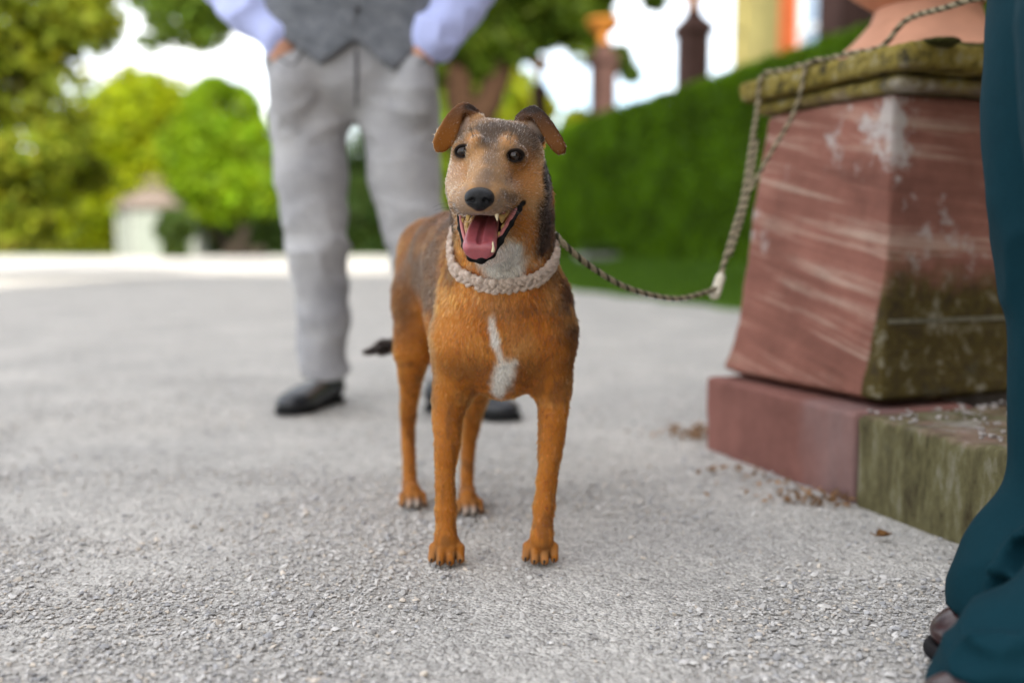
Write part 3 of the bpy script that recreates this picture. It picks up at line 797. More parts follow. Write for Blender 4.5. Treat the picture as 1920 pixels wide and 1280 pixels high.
def sandstone_material(name, red, pale, band_scale=16.0, tilt=0.22, lichen=0.5, moss=0.0, moss_z=(0.55, 0.25), dark=0.0, bands=0.6, mossdir=None, streak=0.0, mosscol=(0.10, 0.088, 0.018)):
    m, nt, b = new_mat(name); L = nt.links
    b.inputs['Roughness'].default_value = 0.92; b.inputs['Specular IOR Level'].default_value = 0.08
    geo = nd(nt, 'ShaderNodeNewGeometry')
    mp = nd(nt, 'ShaderNodeCombineXYZ')
    for k, v in enumerate(((0.927 * 0.7, 0.375 * 0.7, 0.0), (0.375 * 0.7, -0.927 * 0.7, 0.0), (0.375 * tilt * band_scale + 0.05 * band_scale, -0.927 * tilt * band_scale, band_scale))):
        dp = nd(nt, 'ShaderNodeVectorMath', operation='DOT_PRODUCT'); dp.inputs[1].default_value = v
        L.new(geo.outputs['Position'], dp.inputs[0]); L.new(dp.outputs['Value'], mp.inputs[k])
    n1 = nd(nt, 'ShaderNodeTexNoise', Scale=2.4, Detail=7.0, Roughness=0.62, Distortion=0.35); L.new(mp.outputs['Vector'], n1.inputs['Vector'])
    r1 = nd(nt, 'ShaderNodeValToRGB'); e = r1.color_ramp.elements
    e[0].position = 0.30; e[0].color = (*[c * 0.72 for c in red], 1); e[1].position = 0.80; e[1].color = (*pale, 1)
    q = e.new(0.52); q.color = (*red, 1); q = e.new(0.66); q.color = (*[0.55 * a + 0.45 * p for a, p in zip(red, pale)], 1)
    L.new(n1.outputs['Fac'], r1.inputs['Fac'])
    n2 = nd(nt, 'ShaderNodeTexNoise', Scale=5.0, Detail=6.0, Roughness=0.65); L.new(geo.outputs['Position'], n2.inputs['Vector'])
    r2 = nd(nt, 'ShaderNodeValToRGB'); r2.color_ramp.elements[0].color = (0.62, 0.62, 0.62, 1); r2.color_ramp.elements[1].color = (1.25, 1.25, 1.25, 1)
    r2.color_ramp.elements[0].position = 0.3; r2.color_ramp.elements[1].position = 0.7
    L.new(n2.outputs['Fac'], r2.inputs['Fac'])
    mu = nd(nt, 'ShaderNodeMixRGB', blend_type='MULTIPLY'); mu.inputs['Fac'].default_value = 0.8
    L.new(r1.outputs['Color'], mu.inputs['Color1']); L.new(r2.outputs['Color'], mu.inputs['Color2'])
    out = mu.outputs['Color']
    # grey white lichen spots
    n3 = nd(nt, 'ShaderNodeTexNoise', Scale=11.0, Detail=9.0, Roughness=0.72); L.new(geo.outputs['Position'], n3.inputs['Vector'])
    n3b = nd(nt, 'ShaderNodeTexNoise', Scale=2.6, Detail=2.0); L.new(geo.outputs['Position'], n3b.inputs['Vector'])
    ad = nd(nt, 'ShaderNodeMath', operation='ADD'); L.new(n3.outputs['Fac'], ad.inputs[0]); L.new(n3b.outputs['Fac'], ad.inputs[1])
    mr = nd(nt, 'ShaderNodeMapRange'); mr.inputs[1].default_value = 1.20 - 0.2 * lichen; mr.inputs[2].default_value = 1.30 - 0.2 * lichen; mr.inputs[3].default_value = 0; mr.inputs[4].default_value = 0.75
    L.new(ad.outputs[0], mr.inputs[0])
    mx = nd(nt, 'ShaderNodeMixRGB'); mx.inputs['Color2'].default_value = (0.42, 0.40, 0.38, 1)
    L.new(mr.outputs['Result'], mx.inputs['Fac']); L.new(out, mx.inputs['Color1']); out = mx.outputs['Color']
    if moss > 0:
        sep = nd(nt, 'ShaderNodeSeparateXYZ'); L.new(geo.outputs['Position'], sep.inputs[0])
        zr = nd(nt, 'ShaderNodeMapRange'); zr.inputs[1].default_value = moss_z[0]; zr.inputs[2].default_value = moss_z[1]; zr.inputs[3].default_value = 0.0; zr.inputs[4].default_value = 1.0
        L.new(sep.outputs[2], zr.inputs[0])
        n4 = nd(nt, 'ShaderNodeTexNoise', Scale=7.0, Detail=8.0, Roughness=0.7)
        mp4 = nd(nt, 'ShaderNodeMapping'); mp4.inputs['Scale'].default_value = (1, 1, 1 - 0.75 * streak); L.new(geo.outputs['Position'], mp4.inputs['Vector']); L.new(mp4.outputs['Vector'], n4.inputs['Vector'])
        a2 = nd(nt, 'ShaderNodeMath', operation='ADD'); L.new(zr.outputs['Result'], a2.inputs[0]); L.new(n4.outputs['Fac'], a2.inputs[1])
        fac = a2.outputs[0]
        if mossdir is not None:
            # growth keeps to the damp side of the block: the side across its long face
            dt = nd(nt, 'ShaderNodeVectorMath', operation='DOT_PRODUCT'); dt.inputs[1].default_value = mossdir[:3]; L.new(geo.outputs['Position'], dt.inputs[0])
            dr = nd(nt, 'ShaderNodeMapRange'); dr.inputs[1].default_value = mossdir[3]; dr.inputs[2].default_value = mossdir[4]; dr.inputs[3].default_value = -0.9; dr.inputs[4].default_value = 0.0
            L.new(dt.outputs['Value'], dr.inputs[0])
            a3 = nd(nt, 'ShaderNodeMath', operation='ADD'); L.new(fac, a3.inputs[0]); L.new(dr.outputs['Result'], a3.inputs[1]); fac = a3.outputs[0]
        mr2 = nd(nt, 'ShaderNodeMapRange'); mr2.inputs[1].default_value = 1.05 - 0.35 * moss; mr2.inputs[2].default_value = 1.35 - 0.35 * moss; mr2.inputs[4].default_value = 0.94
        L.new(fac, mr2.inputs[0])
        n5 = nd(nt, 'ShaderNodeTexNoise', Scale=26.0, Detail=6.0, Roughness=0.7); L.new(mp4.outputs['Vector'], n5.inputs['Vector'])
        r5 = nd(nt, 'ShaderNodeValToRGB'); e5 = r5.color_ramp.elements
        e5[0].position = 0.34; e5[0].color = (0.030, 0.026, 0.012, 1); e5[1].position = 0.72; e5[1].color = (0.23, 0.22, 0.17, 1)
        q = e5.new(0.54); q.color = (*mosscol, 1)
        L.new(n5.outputs['Fac'], r5.inputs['Fac'])
        m2 = nd(nt, 'ShaderNodeMixRGB'); L.new(mr2.outputs['Result'], m2.inputs['Fac']); L.new(out, m2.inputs['Color1']); L.new(r5.outputs['Color'], m2.inputs['Color2']); out = m2.outputs['Color']
    L.new(out, b.inputs['Base Color'])
    bp = nd(nt, 'ShaderNodeBump', Strength=0.5, Distance=0.006)
    n6 = nd(nt, 'ShaderNodeTexNoise', Scale=70.0, Detail=6.0, Roughness=0.7); L.new(geo.outputs['Position'], n6.inputs['Vector'])
    am = nd(nt, 'ShaderNodeMath', operation='ADD'); L.new(n6.outputs['Fac'], am.inputs[0]); L.new(n1.outputs['Fac'], am.inputs[1])
    L.new(am.outputs[0], bp.inputs['Height']); L.new(bp.outputs['Normal'], b.inputs['Normal'])
    return m

SU = np.array([0.317, -0.948, 0.0]); SN = np.array([0.948, 0.317, 0.0]); SJ = np.array([0.674, 1.93, 0.0])      # step: along it towards the viewer, across it, its joint
PF = np.array([0.742, 1.985, 0.0]); PU = np.array([0.375, -0.927, 0.0]); PN = np.array([0.927, 0.375, 0.0])      # plinth: near left corner, along the long face, across
PL, PW, ZB, ZS, ZT, ZC = 0.525, 0.80, 0.187, 0.352, 0.812, 0.898
CO_L, CO_N, CO_F = 0.052, 0.105, 0.060                                                    # overhang of the cornice: long side, near end, others

def build_plinth():
    root = empty("stone_plinth", SJ); tag(root, "large weathered red sandstone plinth with mossy cornice, standing on a stone step", "plinth")
    O = SJ
    near = float(PU[:2] @ PF[:2])
    step_m = sandstone_material("step_sandstone", (0.215, 0.098, 0.080), (0.215, 0.175, 0.175), band_scale=0.22, tilt=0.0, lichen=0.22)
    green_m = sandstone_material("mossy_sandstone", (0.26, 0.155, 0.125), (0.32, 0.25, 0.21), band_scale=3, tilt=0.1, lichen=0.3, moss=1.15, moss_z=(0.20, 0.13), streak=0.9, mosscol=(0.120, 0.112, 0.052))
    body_m = sandstone_material("plinth_sandstone", (0.235, 0.104, 0.078), (0.50, 0.39, 0.31), band_scale=14, tilt=0.20, lichen=0.60, moss=1.0, moss_z=(0.54, 0.26), mosscol=(0.062, 0.050, 0.012), mossdir=(PU[0], PU[1], 0, near - 0.055, near - 0.025))
    cor_m = sandstone_material("cornice_sandstone", (0.150, 0.108, 0.082), (0.27, 0.235, 0.195), band_scale=4, tilt=0.0, lichen=0.72, moss=0.36, moss_z=(0.72, 0.88), mosscol=(0.20, 0.155, 0.030))
    up, dn = np.array([0, 0, 1.0]), np.array([0, 0, -1.0])
    def put(name, mesh_name, planes, pts, mat, **kw):
        pts = np.array(pts); lo, hi = pts.min(0) - 0.05, pts.max(0) + 0.05
        v, q = stone_solid(planes, lo, hi, **kw)
        return link_mesh(name, np_mesh(mesh_name, v - O, q), mat, root)
    def strip(s0, s1, w, z0, z1, name, mesh_name, mat, **kw):
        c = [SJ + SU * s + SN * t_ + np.array([0, 0, z]) for s in (s0, s1) for t_ in (0, w) for z in (z0, z1)]
        pl = [(SJ + SU * s1, SU), (SJ + SU * s0, -SU), (SJ, -SN), (SJ + SN * w, SN), (up * z1, up), (up * z0, dn)]
        return put(name, mesh_name, pl, c, mat, **kw)
    strip(-0.585, -0.003, 0.30, -0.05, 0.178, "step_block", "step_block", step_m, seed=3, rnd=0.010, noise=0.003, nsc=9)
    strip(0.004, 0.62, 0.55, -0.05, 0.176, "step_block", "step_block_mossy", green_m, seed=8, rnd=0.014, noise=0.004)
    strip(0.628, 1.30, 0.55, -0.05, 0.174, "step_block", "step_block_near", green_m, seed=9, rnd=0.02, noise=0.006)
    # the core that carries the plinth
    c = [PF + PU * -0.04 + PN * 0.04, PF - PU * (PL - 0.04) + PN * (PW - 0.04)]
    V = [PF - PU * s + PN * t_ + np.array([0, 0, z]) for z in (0.0, ZB + 0.01) for s, t_ in ((0.06, 0.07), (PL - 0.05, 0.07), (PL - 0.05, PW - 0.05), (0.06, PW - 0.05))]
    link_mesh("bed", pymesh("plinth_bed", np.array(V) - O, [(0,1,2,3),(7,6,5,4),(0,4,5,1),(1,5,6,2),(2,6,7,3),(3,7,4,0)]), simple_mat("bed_mortar", (0.13, 0.11, 0.095), 0.95, noise=0.3, nscale=30), root)
    taper = 0.085
    def course(z0, z1, name, mat, r0, r1, **kw):
        pl = []
        for p, n in ((PF, PU), (PF - PU * PL, -PU), (PF, -PN), (PF + PN * PW, PN)):
            pl.append((p + up * ZB, n + up * taper))
        pl += [(up * z1, up, r1), (up * z0, dn, r0)]
        c = [PF - PU * s + PN * t_ + np.array([0, 0, z]) for s in (0, PL) for t_ in (0, PW) for z in (z0, z1)]
        return put("course", name, pl, c, mat, **kw)
    course(ZB, ZT, "plinth_shaft", body_m, 0.014, 0.010, flare=(0.34, 0.016, 0.15, ZB + 0.012), seed=22, rnd=0.010, noise=0.0032, nsc=9)
    zj = ZS; i0 = taper * (zj - ZB)
    pj = PF - PU * i0 + PN * i0
    V = [pj + PU * d + PN * t_ + up * z for z in (zj - 0.005, zj + 0.004) for d, t_ in ((-0.03, 0.012), (0.0035, 0.012), (0.0035, PW - 2 * i0 - 0.02), (-0.03, PW - 2 * i0 - 0.02))]
    link_mesh("mortar_joint", pymesh("plinth_joint", np.array(V) - O, [(0,3,2,1),(4,5,6,7),(0,1,5,4),(1,2,6,5),(2,3,7,6),(3,0,4,7)]), simple_mat("mortar", (0.13, 0.12, 0.085), 0.95, noise=0.35, nscale=40), root)
    def ring(z0, z1, out, name, mat, **kw):
        i0 = taper * (z0 - ZB)
        k = out / CO_L
        pl = [(p + n * (o_ * k - i0), n) for p, n, o_ in ((PF, PU, CO_N), (PF - PU * PL, -PU, CO_F), (PF, -PN, CO_L), (PF + PN * PW, PN, CO_F))] + [(up * z1, up), (up * z0, dn)]
        c = [PF - PU * s + PN * t_ + np.array([0, 0, z]) for s in (-0.11, PL + 0.07) for t_ in (-0.07, PW + 0.07) for z in (z0, z1)]
        return put(name, "plinth_" + name, pl, c, mat, **kw)
    ring(ZT + 0.002, ZT + 0.034, 0.024, "moulding", cor_m, seed=31, rnd=0.022, noise=0.004, h=0.006)
    ring(ZT + 0.036, ZC, CO_L, "cornice", cor_m, seed=32, rnd=0.016, noise=0.006, h=0.006)
    # moss cushions on the near edge of the top
    cs = []
    for k in range(16):
        t_ = 0.02 + 0.7 * RNG.random(); s = -0.085 + 0.10 * RNG.random()
        cs.append((PF - PU * s + PN * t_ + up * (ZC - 0.004), RNG.uniform(0.03, 0.06), RNG.uniform(0.008, 0.016)))
    pts = np.array([c_[0] for c_ in cs]); f = Field(pts.min(0) - 0.07, pts.max(0) + 0.07, 0.005)
    for c_, r, h in cs: f.ball(c_, (r, r, h), 0.015)
    f.warp(lambda P: (fbm(P, 60, 2, 4) - 0.5) * 0.012)
    v, q = f.mesh()
    o = link_mesh("moss", np_mesh("plinth_moss", v - O, q), simple_mat("moss", (0.045, 0.045, 0.012), 0.95, noise=0.6, nscale=60, bump=0.8, bscale=200), root); tag(o, kind="stuff")
    # terracotta urn on top
    uc = PF - PU * 0.27 + PN * 0.345 + up * ZC
    uo = empty("terracotta_urn", uc); tag(uo, "big terracotta urn whose flared foot rests on the stone plinth", "urn")
    ter = simple_mat("terracotta", (0.50, 0.255, 0.165), 0.8, noise=0.14, nscale=9, bump=0.15, bscale=80)
    link_mesh("foot", pymesh("urn_foot", *lathe([(0.215, 0.0), (0.22, 0.02), (0.21, 0.035), (0.165, 0.075), (0.125, 0.12), (0.115, 0.15)], 48), True), ter, uo)
    link_mesh("bowl", pymesh("urn_bowl", *lathe([(0.115, 0.152), (0.17, 0.19), (0.25, 0.26), (0.29, 0.36), (0.30, 0.46), (0.335, 0.47), (0.335, 0.50), (0.28, 0.50), (0.27, 0.44), (0.02, 0.42)], 48), True), ter, uo)

def build_litter():
    brown = simple_mat("dry_leaf", (0.17, 0.085, 0.03), 0.8, noise=0.4, nscale=90)
    def leaf(px, py, size, rz, lab, curl=0.5, z=0.0):
        g = ground(px, py); o = empty("dry_leaf", (g[0], g[1], 0.003), rz); tag(o, lab, "leaf", "dry leaves on the gravel")
        V, F = [], []
        n = 7
        for i in range(n):
            t_ = i / (n - 1); w = size * 0.42 * math.sin(math.pi * min(1, t_ * 0.92 + 0.06)) ** 0.8
            for s in (-1, -0.5, 0, 0.5, 1):
                V.append((size * (t_ - 0.5), w * s, 0.002 + curl * abs(s) ** 1.6 * w * 0.8 + 0.25 * size * (t_ - 0.5) ** 2 + 0.0015 * math.sin(i * 3 + s * 4)))
        for i in range(n - 1):
            for j in range(4): F.append((i*5+j, i*5+j+1, (i+1)*5+j+1, (i+1)*5+j))
        b = link_mesh("blade", pymesh("leaf_blade", V, F, True), brown, o)
        P = np.array([(-size * 0.5, 0, 0.004), (-size * 0.68, 0.002, 0.006), (-size * 0.85, 0.006, 0.010)])
        link_mesh("stalk", pymesh("leaf_stalk", *tube(P, 0.0009, 5)), brown, o)
    leaf(1658, 1010, 0.030, 0.4, "single curled brown leaf on the gravel below the mossy step block", 0.9)
    leaf(1335, 885, 0.030, 1.2, "orange brown leaf on the gravel in front of the red step block", 0.4)
    # small heap of leaf crumbs along the foot of the step
    pts = []
    for px, py, n, sx, sy in ((1298, 815, 200, 0.05, 0.05), (1550, 938, 150, 0.06, 0.025), (1400, 890, 30, 0.09, 0.04), (1480, 910, 25, 0.08, 0.03)):
        g = ground(px, py)
        pts.append(g + np.stack([RNG.normal(0, sx, n), RNG.normal(0, sy, n), 0.002 + 0.022 * RNG.random(n) ** 2], 1))
    C = np.concatenate(pts)
    rel = C[:, :2] - SJ[:2]; ac = rel @ SN[:2]; al = rel @ SU[:2]
    C = C[~((ac > -0.008) & (al > -0.59))]
    n = len(C)
    tint = np.array([0.27, 0.165, 0.085]) * (0.4 + 0.9 * RNG.random((n, 1)))
    me = leaf_mesh("leaf_litter", C, np.tile(np.array([0, 0, 1.0]), (n, 1)), 0.0085, tint)
    tag(link_mesh("leaf_litter", me, leaf_mat), kind="stuff")
    # gravel lying on top of the step
    n = 520
    s_ = RNG.uniform(-0.02, 0.9, n); t_ = RNG.uniform(0.02, 0.5, n)
    keep = (((SJ + SU * s_[:, None] + SN * t_[:, None]) - PF) @ PU) > 0.01
    keep &= RNG.random(n) < np.clip(t_ * 3 + 0.1, 0, 1)
    C = (SJ + SU * s_[:, None] + SN * t_[:, None] + np.array([0, 0, 0.179]))[keep]; n = len(C)
    parts = []
    V, F = prism_box((-1, -0.8, -0.5), (1, 0.8, 0.5))
    for c_ in C:
        sz = RNG.uniform(0.002, 0.007); a = RNG.random() * 6.28
        R_ = np.array([[math.cos(a), -math.sin(a), 0], [math.sin(a), math.cos(a), 0], [0, 0, 1]])
        parts.append((((V * RNG.uniform(0.6, 1.1, (8, 1))) * sz) @ R_.T + c_, F))
    tag(link_mesh("step_gravel", pymesh("step_gravel", *merge(parts)), simple_mat("step_chip", (0.36, 0.33, 0.31), 0.9, noise=0.4, nscale=60)), kind="stuff")
# ================================================================== people
def cloth_mat(name, col, rough=0.85, weave=900.0, fade=0.15, fscale=6.0, col2=None, bump=0.25, sheen=0.1, bscale=60.0):
    m, nt, b = new_mat(name); L = nt.links
    b.inputs['Roughness'].default_value = rough; b.inputs['Specular IOR Level'].default_value = 0.08; b.inputs['Sheen Weight'].default_value = sheen
    tc = nd(nt, 'ShaderNodeTexCoord')
    n1 = nd(nt, 'ShaderNodeTexNoise', Scale=fscale, Detail=5.0, Roughness=0.6); L.new(tc.outputs['Object'], n1.inputs['Vector'])
    r = nd(nt, 'ShaderNodeValToRGB'); r.color_ramp.elements[0].position = 0.3; r.color_ramp.elements[1].position = 0.7
    c2 = col2 or tuple(c * (1 + fade) for c in col); c1 = tuple(c * (1 - fade) for c in col)
    r.color_ramp.elements[0].color = (*c1, 1); r.color_ramp.elements[1].color = (*c2, 1); L.new(n1.outputs['Fac'], r.inputs['Fac'])
    wv = nd(nt, 'ShaderNodeTexNoise', Scale=weave, Detail=1.0); mp = nd(nt, 'ShaderNodeMapping'); mp.inputs['Rotation'].default_value = (0, 0.7, 0); mp.inputs['Scale'].default_value = (1, 1, 0.25)
    L.new(tc.outputs['Object'], mp.inputs['Vector']); L.new(mp.outputs['Vector'], wv.inputs['Vector'])
    mr = nd(nt, 'ShaderNodeMapRange'); mr.inputs[1].default_value = 0.3; mr.inputs[2].default_value = 0.7; mr.inputs[3].default_value = 0.75; mr.inputs[4].default_value = 1.22; L.new(wv.outputs['Fac'], mr.inputs[0])
    mu = nd(nt, 'ShaderNodeMixRGB', blend_type='MULTIPLY'); mu.inputs['Fac'].default_value = 1.0; L.new(r.outputs['Color'], mu.inputs['Color1']); L.new(mr.outputs['Result'], mu.inputs['Color2'])
    L.new(mu.outputs['Color'], b.inputs['Base Color'])
    n2 = nd(nt, 'ShaderNodeTexNoise', Scale=bscale, Detail=3.0); L.new(tc.outputs['Object'], n2.inputs['Vector'])
    ad = nd(nt, 'ShaderNodeMath', operation='MULTIPLY_ADD'); ad.inputs[1].default_value = 0.12; L.new(wv.outputs['Fac'], ad.inputs[0]); L.new(n2.outputs['Fac'], ad.inputs[2])
    bp = nd(nt, 'ShaderNodeBump', Strength=bump, Distance=0.004); L.new(ad.outputs[0], bp.inputs['Height']); L.new(bp.outputs['Normal'], b.inputs['Normal'])
    return m

def folds(P, amp, seed, zs=1.0, sc=9.0, sharp=1.0):
    """Cloth folds: ridged noise, stretched across or along the limb."""
    q = P * np.array([1.0, 1.0, zs])
    w = q + 0.06 * np.stack([fbm(q, sc * 0.7, 2, seed + 1), fbm(q, sc * 0.7, 2, seed + 2), fbm(q, sc * 0.7, 2, seed + 3)], 1)
    r = 1 - np.abs(2 * fbm(w, sc, 2, seed) - 1)
    return -amp * (r ** (3 * sharp) - 0.35)

def shoe(name, heel, toe, width, mat, sole_mat, root, O, height=0.085, h=0.004):
    heel = np.array(heel, float); toe = np.array(toe, float); f = toe - heel; ln = np.linalg.norm(f); f /= ln; s = np.array([-f[1], f[0], 0]); up = np.array([0, 0, 1.0])
    M = np.stack([f, s, up], 1)
    lo, hi = np.minimum(heel, toe) - 0.09, np.maximum(heel, toe) + 0.09; hi[2] = height + 0.06; lo[2] = -0.01
    w = width / 2
    fd = Field(lo, hi, h)
    p = lambda t_, z: heel + f * (ln * t_) + up * z
    fd.ball(p(0.14, 0.05), (0.045, w * 0.86, 0.042), 0.03, M=M)
    fd.ball(p(0.55, 0.038), (0.11, w * 0.86, 0.036), 0.03, M=M)
    fd.ball(p(0.76, 0.030), (0.075, w * 1.0, 0.030), 0.03, M=M)
    fd.cone(p(0.16, 0.06), p(0.20, height), w * 0.72, w * 0.70, 0.03)
    fd.cone(p(0.3, 0.06), p(0.62, 0.045), 0.036, 0.026, 0.03)
    fd.cone(p(0.46, 0.085), p(0.60, 0.062), 0.004, 0.004, 0.006)
    fd.cut(lambda X, Y, Z: 0.017 - Z + 0 * X)
    v, q = fd.mesh(); u = link_mesh("shoe", np_mesh(name + "_upper", v - O, q), mat, root)
    fd = Field(lo, hi, h)
    fd.ball(p(0.14, 0.008), (0.050, w * 0.92, 0.03), 0.03, M=M); fd.ball(p(0.45, 0.008), (0.09, w * 0.82, 0.03), 0.03, M=M); fd.ball(p(0.76, 0.008), (0.083, w * 1.07, 0.03), 0.03, M=M)
    fd.cut(lambda X, Y, Z: np.maximum(Z - 0.0175, 0.0005 - Z) + 0 * X)
    v, q = fd.mesh(); link_mesh("sole", np_mesh(name + "_sole", v - O, q), sole_mat, u)
    return u

def add_head(fd, c, face, hair_only=False):
    """A plain head: skull, jaw, nose, ears; face is the direction it looks."""
    f = np.array(face, float); f /= np.linalg.norm(f); s = np.array([-f[1], f[0], 0]); up = np.array([0, 0, 1.0])
    M = np.stack([f, s, up], 1)
    fd.ball(c + up * 0.03, (0.098, 0.076, 0.10), 0.02, M=M); fd.ball(c + f * 0.028 - up * 0.055, (0.062, 0.056, 0.066), 0.03, M=M)
    fd.cone(c + f * 0.092 + up * 0.012, c + f * 0.112 - up * 0.022, 0.008, 0.013, 0.012)
    for k in (-1, 1):
        fd.ball(c + s * k * 0.078 - f * 0.008, (0.017, 0.009, 0.030), 0.006, M=M)
        fd.ball(c + f * 0.090 + s * k * 0.032 + up * 0.018, (0.014, 0.016, 0.011), 0.008, 'sub', M=M)
    fd.cone(c + f * 0.080 + s * -0.022 - up * 0.058, c + f * 0.080 + s * 0.022 - up * 0.058, 0.007, 0.007, 0.01)

def hand(fd, wrist, d, side, palm_n, curl=0.6):
    """Palm and five fingers; d points down the hand, side towards the thumb, palm_n out of the palm."""
    d, side, palm_n = [np.asarray(v, float) / np.linalg.norm(v) for v in (d, side, palm_n)]
    fd.cone(wrist, wrist + d * 0.035, 0.025, 0.03, 0.015)
    M = np.stack([d, side, palm_n], 1); fd.ball(wrist + d * 0.055, (0.05, 0.042, 0.017), 0.012, M=M)
    for k, (o, l) in enumerate(((0.030, 0.068), (0.010, 0.078), (-0.010, 0.072), (-0.029, 0.056))):
        b = wrist + d * 0.095 + side * o; ang = 0.3
        p = b; pts = [(b - d * 0.02, 0.0095)]
        for seg in (0.45, 0.32, 0.23):
            dd = d * math.cos(ang) + palm_n * math.sin(ang); p = p + dd * l * seg; pts.append((p, 0.0092 - 0.0006 * len(pts))); ang += curl
        fd.chain(pts, 0.004)
    b = wrist + d * 0.03 + side * 0.032
    fd.chain([(b, 0.013), (b + side * 0.025 + d * 0.025 + palm_n * 0.012, 0.0115), (b + side * 0.028 + d * 0.052 + palm_n * 0.03, 0.0095)], 0.008)

skin_mat = None
def build_man():
    global skin_mat
    Y = 2.96; O = np.array([at(660, 600, Y)[0], Y, 0.0])
    root = empty("person", O); tag(root, "man in grey trousers, grey waistcoat and pale blue shirt, hands in pockets", "person")
    skin_mat, nt, b = new_mat("skin"); b.inputs['Base Color'].default_value = (0.50, 0.26, 0.175, 1); b.inputs['Roughness'].default_value = 0.5; b.inputs['Subsurface Weight'].default_value = 0.15; b.inputs['Subsurface Scale'].default_value = 0.01
    m_ = lambda px: px * Y / FPX
    # trousers
    f = Field((-0.86, 2.66, 0.06), (-0.10, 3.26, 1.16), 0.0085)
    f.ball(at(660, 135, 3.0), (m_(152), 0.150, 0.145), 0.05)
    f.cone(at(572, 105, 2.99), at(745, 105, 2.99), m_(72), m_(68), 0.05)
    Lg = [(at(578, 175, 2.99), m_(76)), (at(583, 330, 2.96), m_(67)), (at(598, 470, 2.94), m_(54)), (at(606, 590, 2.96), m_(48)), (at(607, 706, 2.96), m_(47))]
    Rg = [(at(747, 175, 2.99), m_(76)), (at(757, 330, 2.96), m_(66)), (at(788, 470, 2.94), m_(54)), (at(808, 590, 2.95), m_(48)), (at(818, 712, 2.94), m_(46))]
    f.chain(Lg, 0.022); f.chain(Rg, 0.022)
    f.ball(at(545, 165, 2.875), (0.062, 0.055, 0.10), 0.04); f.ball(at(780, 165, 2.875), (0.060, 0.055, 0.10), 0.04)
    f.cut(lambda X, Y_, Z: np.maximum(0.112 - Z, Z - 1.12) + 0 * X)
    zk, zh = 0.49, 0.17
    f.warp(lambda P: 0.003 + folds(P, 0.013, 51, 1.7, 6.5) * (0.30 + 1.2 * np.exp(-((P[:, 2] - zk) / 0.13) ** 2) + 1.1 * np.exp(-((P[:, 2] - zh) / 0.10) ** 2) + 0.9 * np.exp(-((P[:, 2] - 0.84) / 0.09) ** 2)))
    v, q = f.mesh()
    den = cloth_mat("grey_denim", (0.25, 0.252, 0.272), 0.9, 700, col2=(0.40, 0.395, 0.395), fscale=4.0, bump=0.5, bscale=24)
    tr = link_mesh("trousers", np_mesh("man_trousers", v - O, q), den, root)
    dk = cloth_mat("denim_seam", (0.11, 0.11, 0.12), 0.9, 700)
    def strip_on(pts, w, name, mat):
        parts = [tube(smooth_path(pts, 12), w, 6)]
        V, F = merge(parts); link_mesh(name, pymesh("trouser_" + name, V - O, F, True), mat, tr)
    def front(px, py, off=0.0):
        for Yk in np.arange(2.70, 3.1, 0.003):
            p = at(px, py, Yk); i = np.round((p - f.lo) / f.h).astype(int)
            if (i >= 0).all() and (i < f.n).all() and f.d[tuple(i)] < 0: return p + np.array([0, -off, 0])
        return at(px, py, 2.95)
    strip_on([front(668, y) for y in (95, 130, 165, 200, 232)], 0.006, "fly", dk)
    for xs in ((500, 520, 548, 572), (818, 803, 780, 758)):
        strip_on([front(x, y) for x, y in zip(xs, (118, 108, 122, 92))], 0.0032, "pocket_edge", dk)
    # waistcoat: points in front, notch between them
    f = Field((-0.80, 2.70, 0.98), (-0.16, 3.24, 1.66), 0.0085)
    f.chain([(at(660, 120, 2.985), 0.150), (at(660, -60, 2.975), 0.155), (at(660, -215, 2.99), 0.110)], 0.04)
    f.chain([(at(575, 120, 2.98), 0.135), (at(570, -100, 2.98), 0.14), (at(590, -215, 2.99), 0.085)], 0.06)
    f.chain([(at(748, 120, 2.98), 0.135), (at(752, -100, 2.98), 0.14), (at(732, -215, 2.99), 0.085)], 0.06)
    xp = [at(x, 0, 2.83)[0] for x in (490, 520, 597, 664, 668, 735, 805, 840)]
    zp = [at(0, y, 2.83)[2] for y in (45, 58, 113, 72, 72, 126, 62, 50)]
    f.cut(lambda X, Y_, Z: (np.interp(X, xp, zp) - np.clip((Y_ - 2.95) * 0.2, -0.0, 0.06) - Z))
    f.warp(lambda P: folds(P, 0.006, 61, 2.2, 6.0) - 0.006)
    v, q = f.mesh()
    tweed = cloth_mat("grey_tweed", (0.11, 0.122, 0.140), 0.95, 420, col2=(0.18, 0.19, 0.21), fscale=30, bump=0.4, bscale=90)
    ve = link_mesh("waistcoat", np_mesh("man_waistcoat", v - O, q), tweed, root)
    def vf(px, py):
        for Yk in np.arange(2.70, 3.1, 0.003):
            p = at(px, py, Yk); i = np.round((p - f.lo) / f.h).astype(int)
            if (i >= 0).all() and (i < f.n).all() and f.d[tuple(i)] < 0: return p
        return at(px, py, 2.83)
    V, F = tube(smooth_path([vf(665, y) for y in (62, 30, 0, -40, -90)], 12), 0.0035, 5); link_mesh("front_seam", pymesh("waistcoat_seam", V - O, F, True), dk, ve)
    bm = simple_mat("button", (0.03, 0.03, 0.035), 0.4)
    for y in (18, -45, -108):
        p = vf(671, y); P = np.array([p + (0, 0.003, 0), p + (0, -0.004, 0)]); V, F = tube(P, 0.0075, 12); link_mesh("button", pymesh("waistcoat_button", V - O, F), bm, ve)
    for s, x0, x1 in ((0, 545, 600), (1, 732, 788)):
        V, F = tube(smooth_path([vf(x0, -12), vf((x0 + x1) // 2, -8), vf(x1, -6)], 8), 0.006, 6); link_mesh("pocket_welt", pymesh("waistcoat_welt", V - O, F, True), tweed, ve)
    # shirt: trunk and rolled sleeves
    f = Field((-1.10, 2.66, 1.02), (0.10, 3.36, 1.78), 0.0085)
    f.chain([(at(660, -60, 2.985), 0.140), (at(660, -190, 2.99), 0.130)], 0.04)
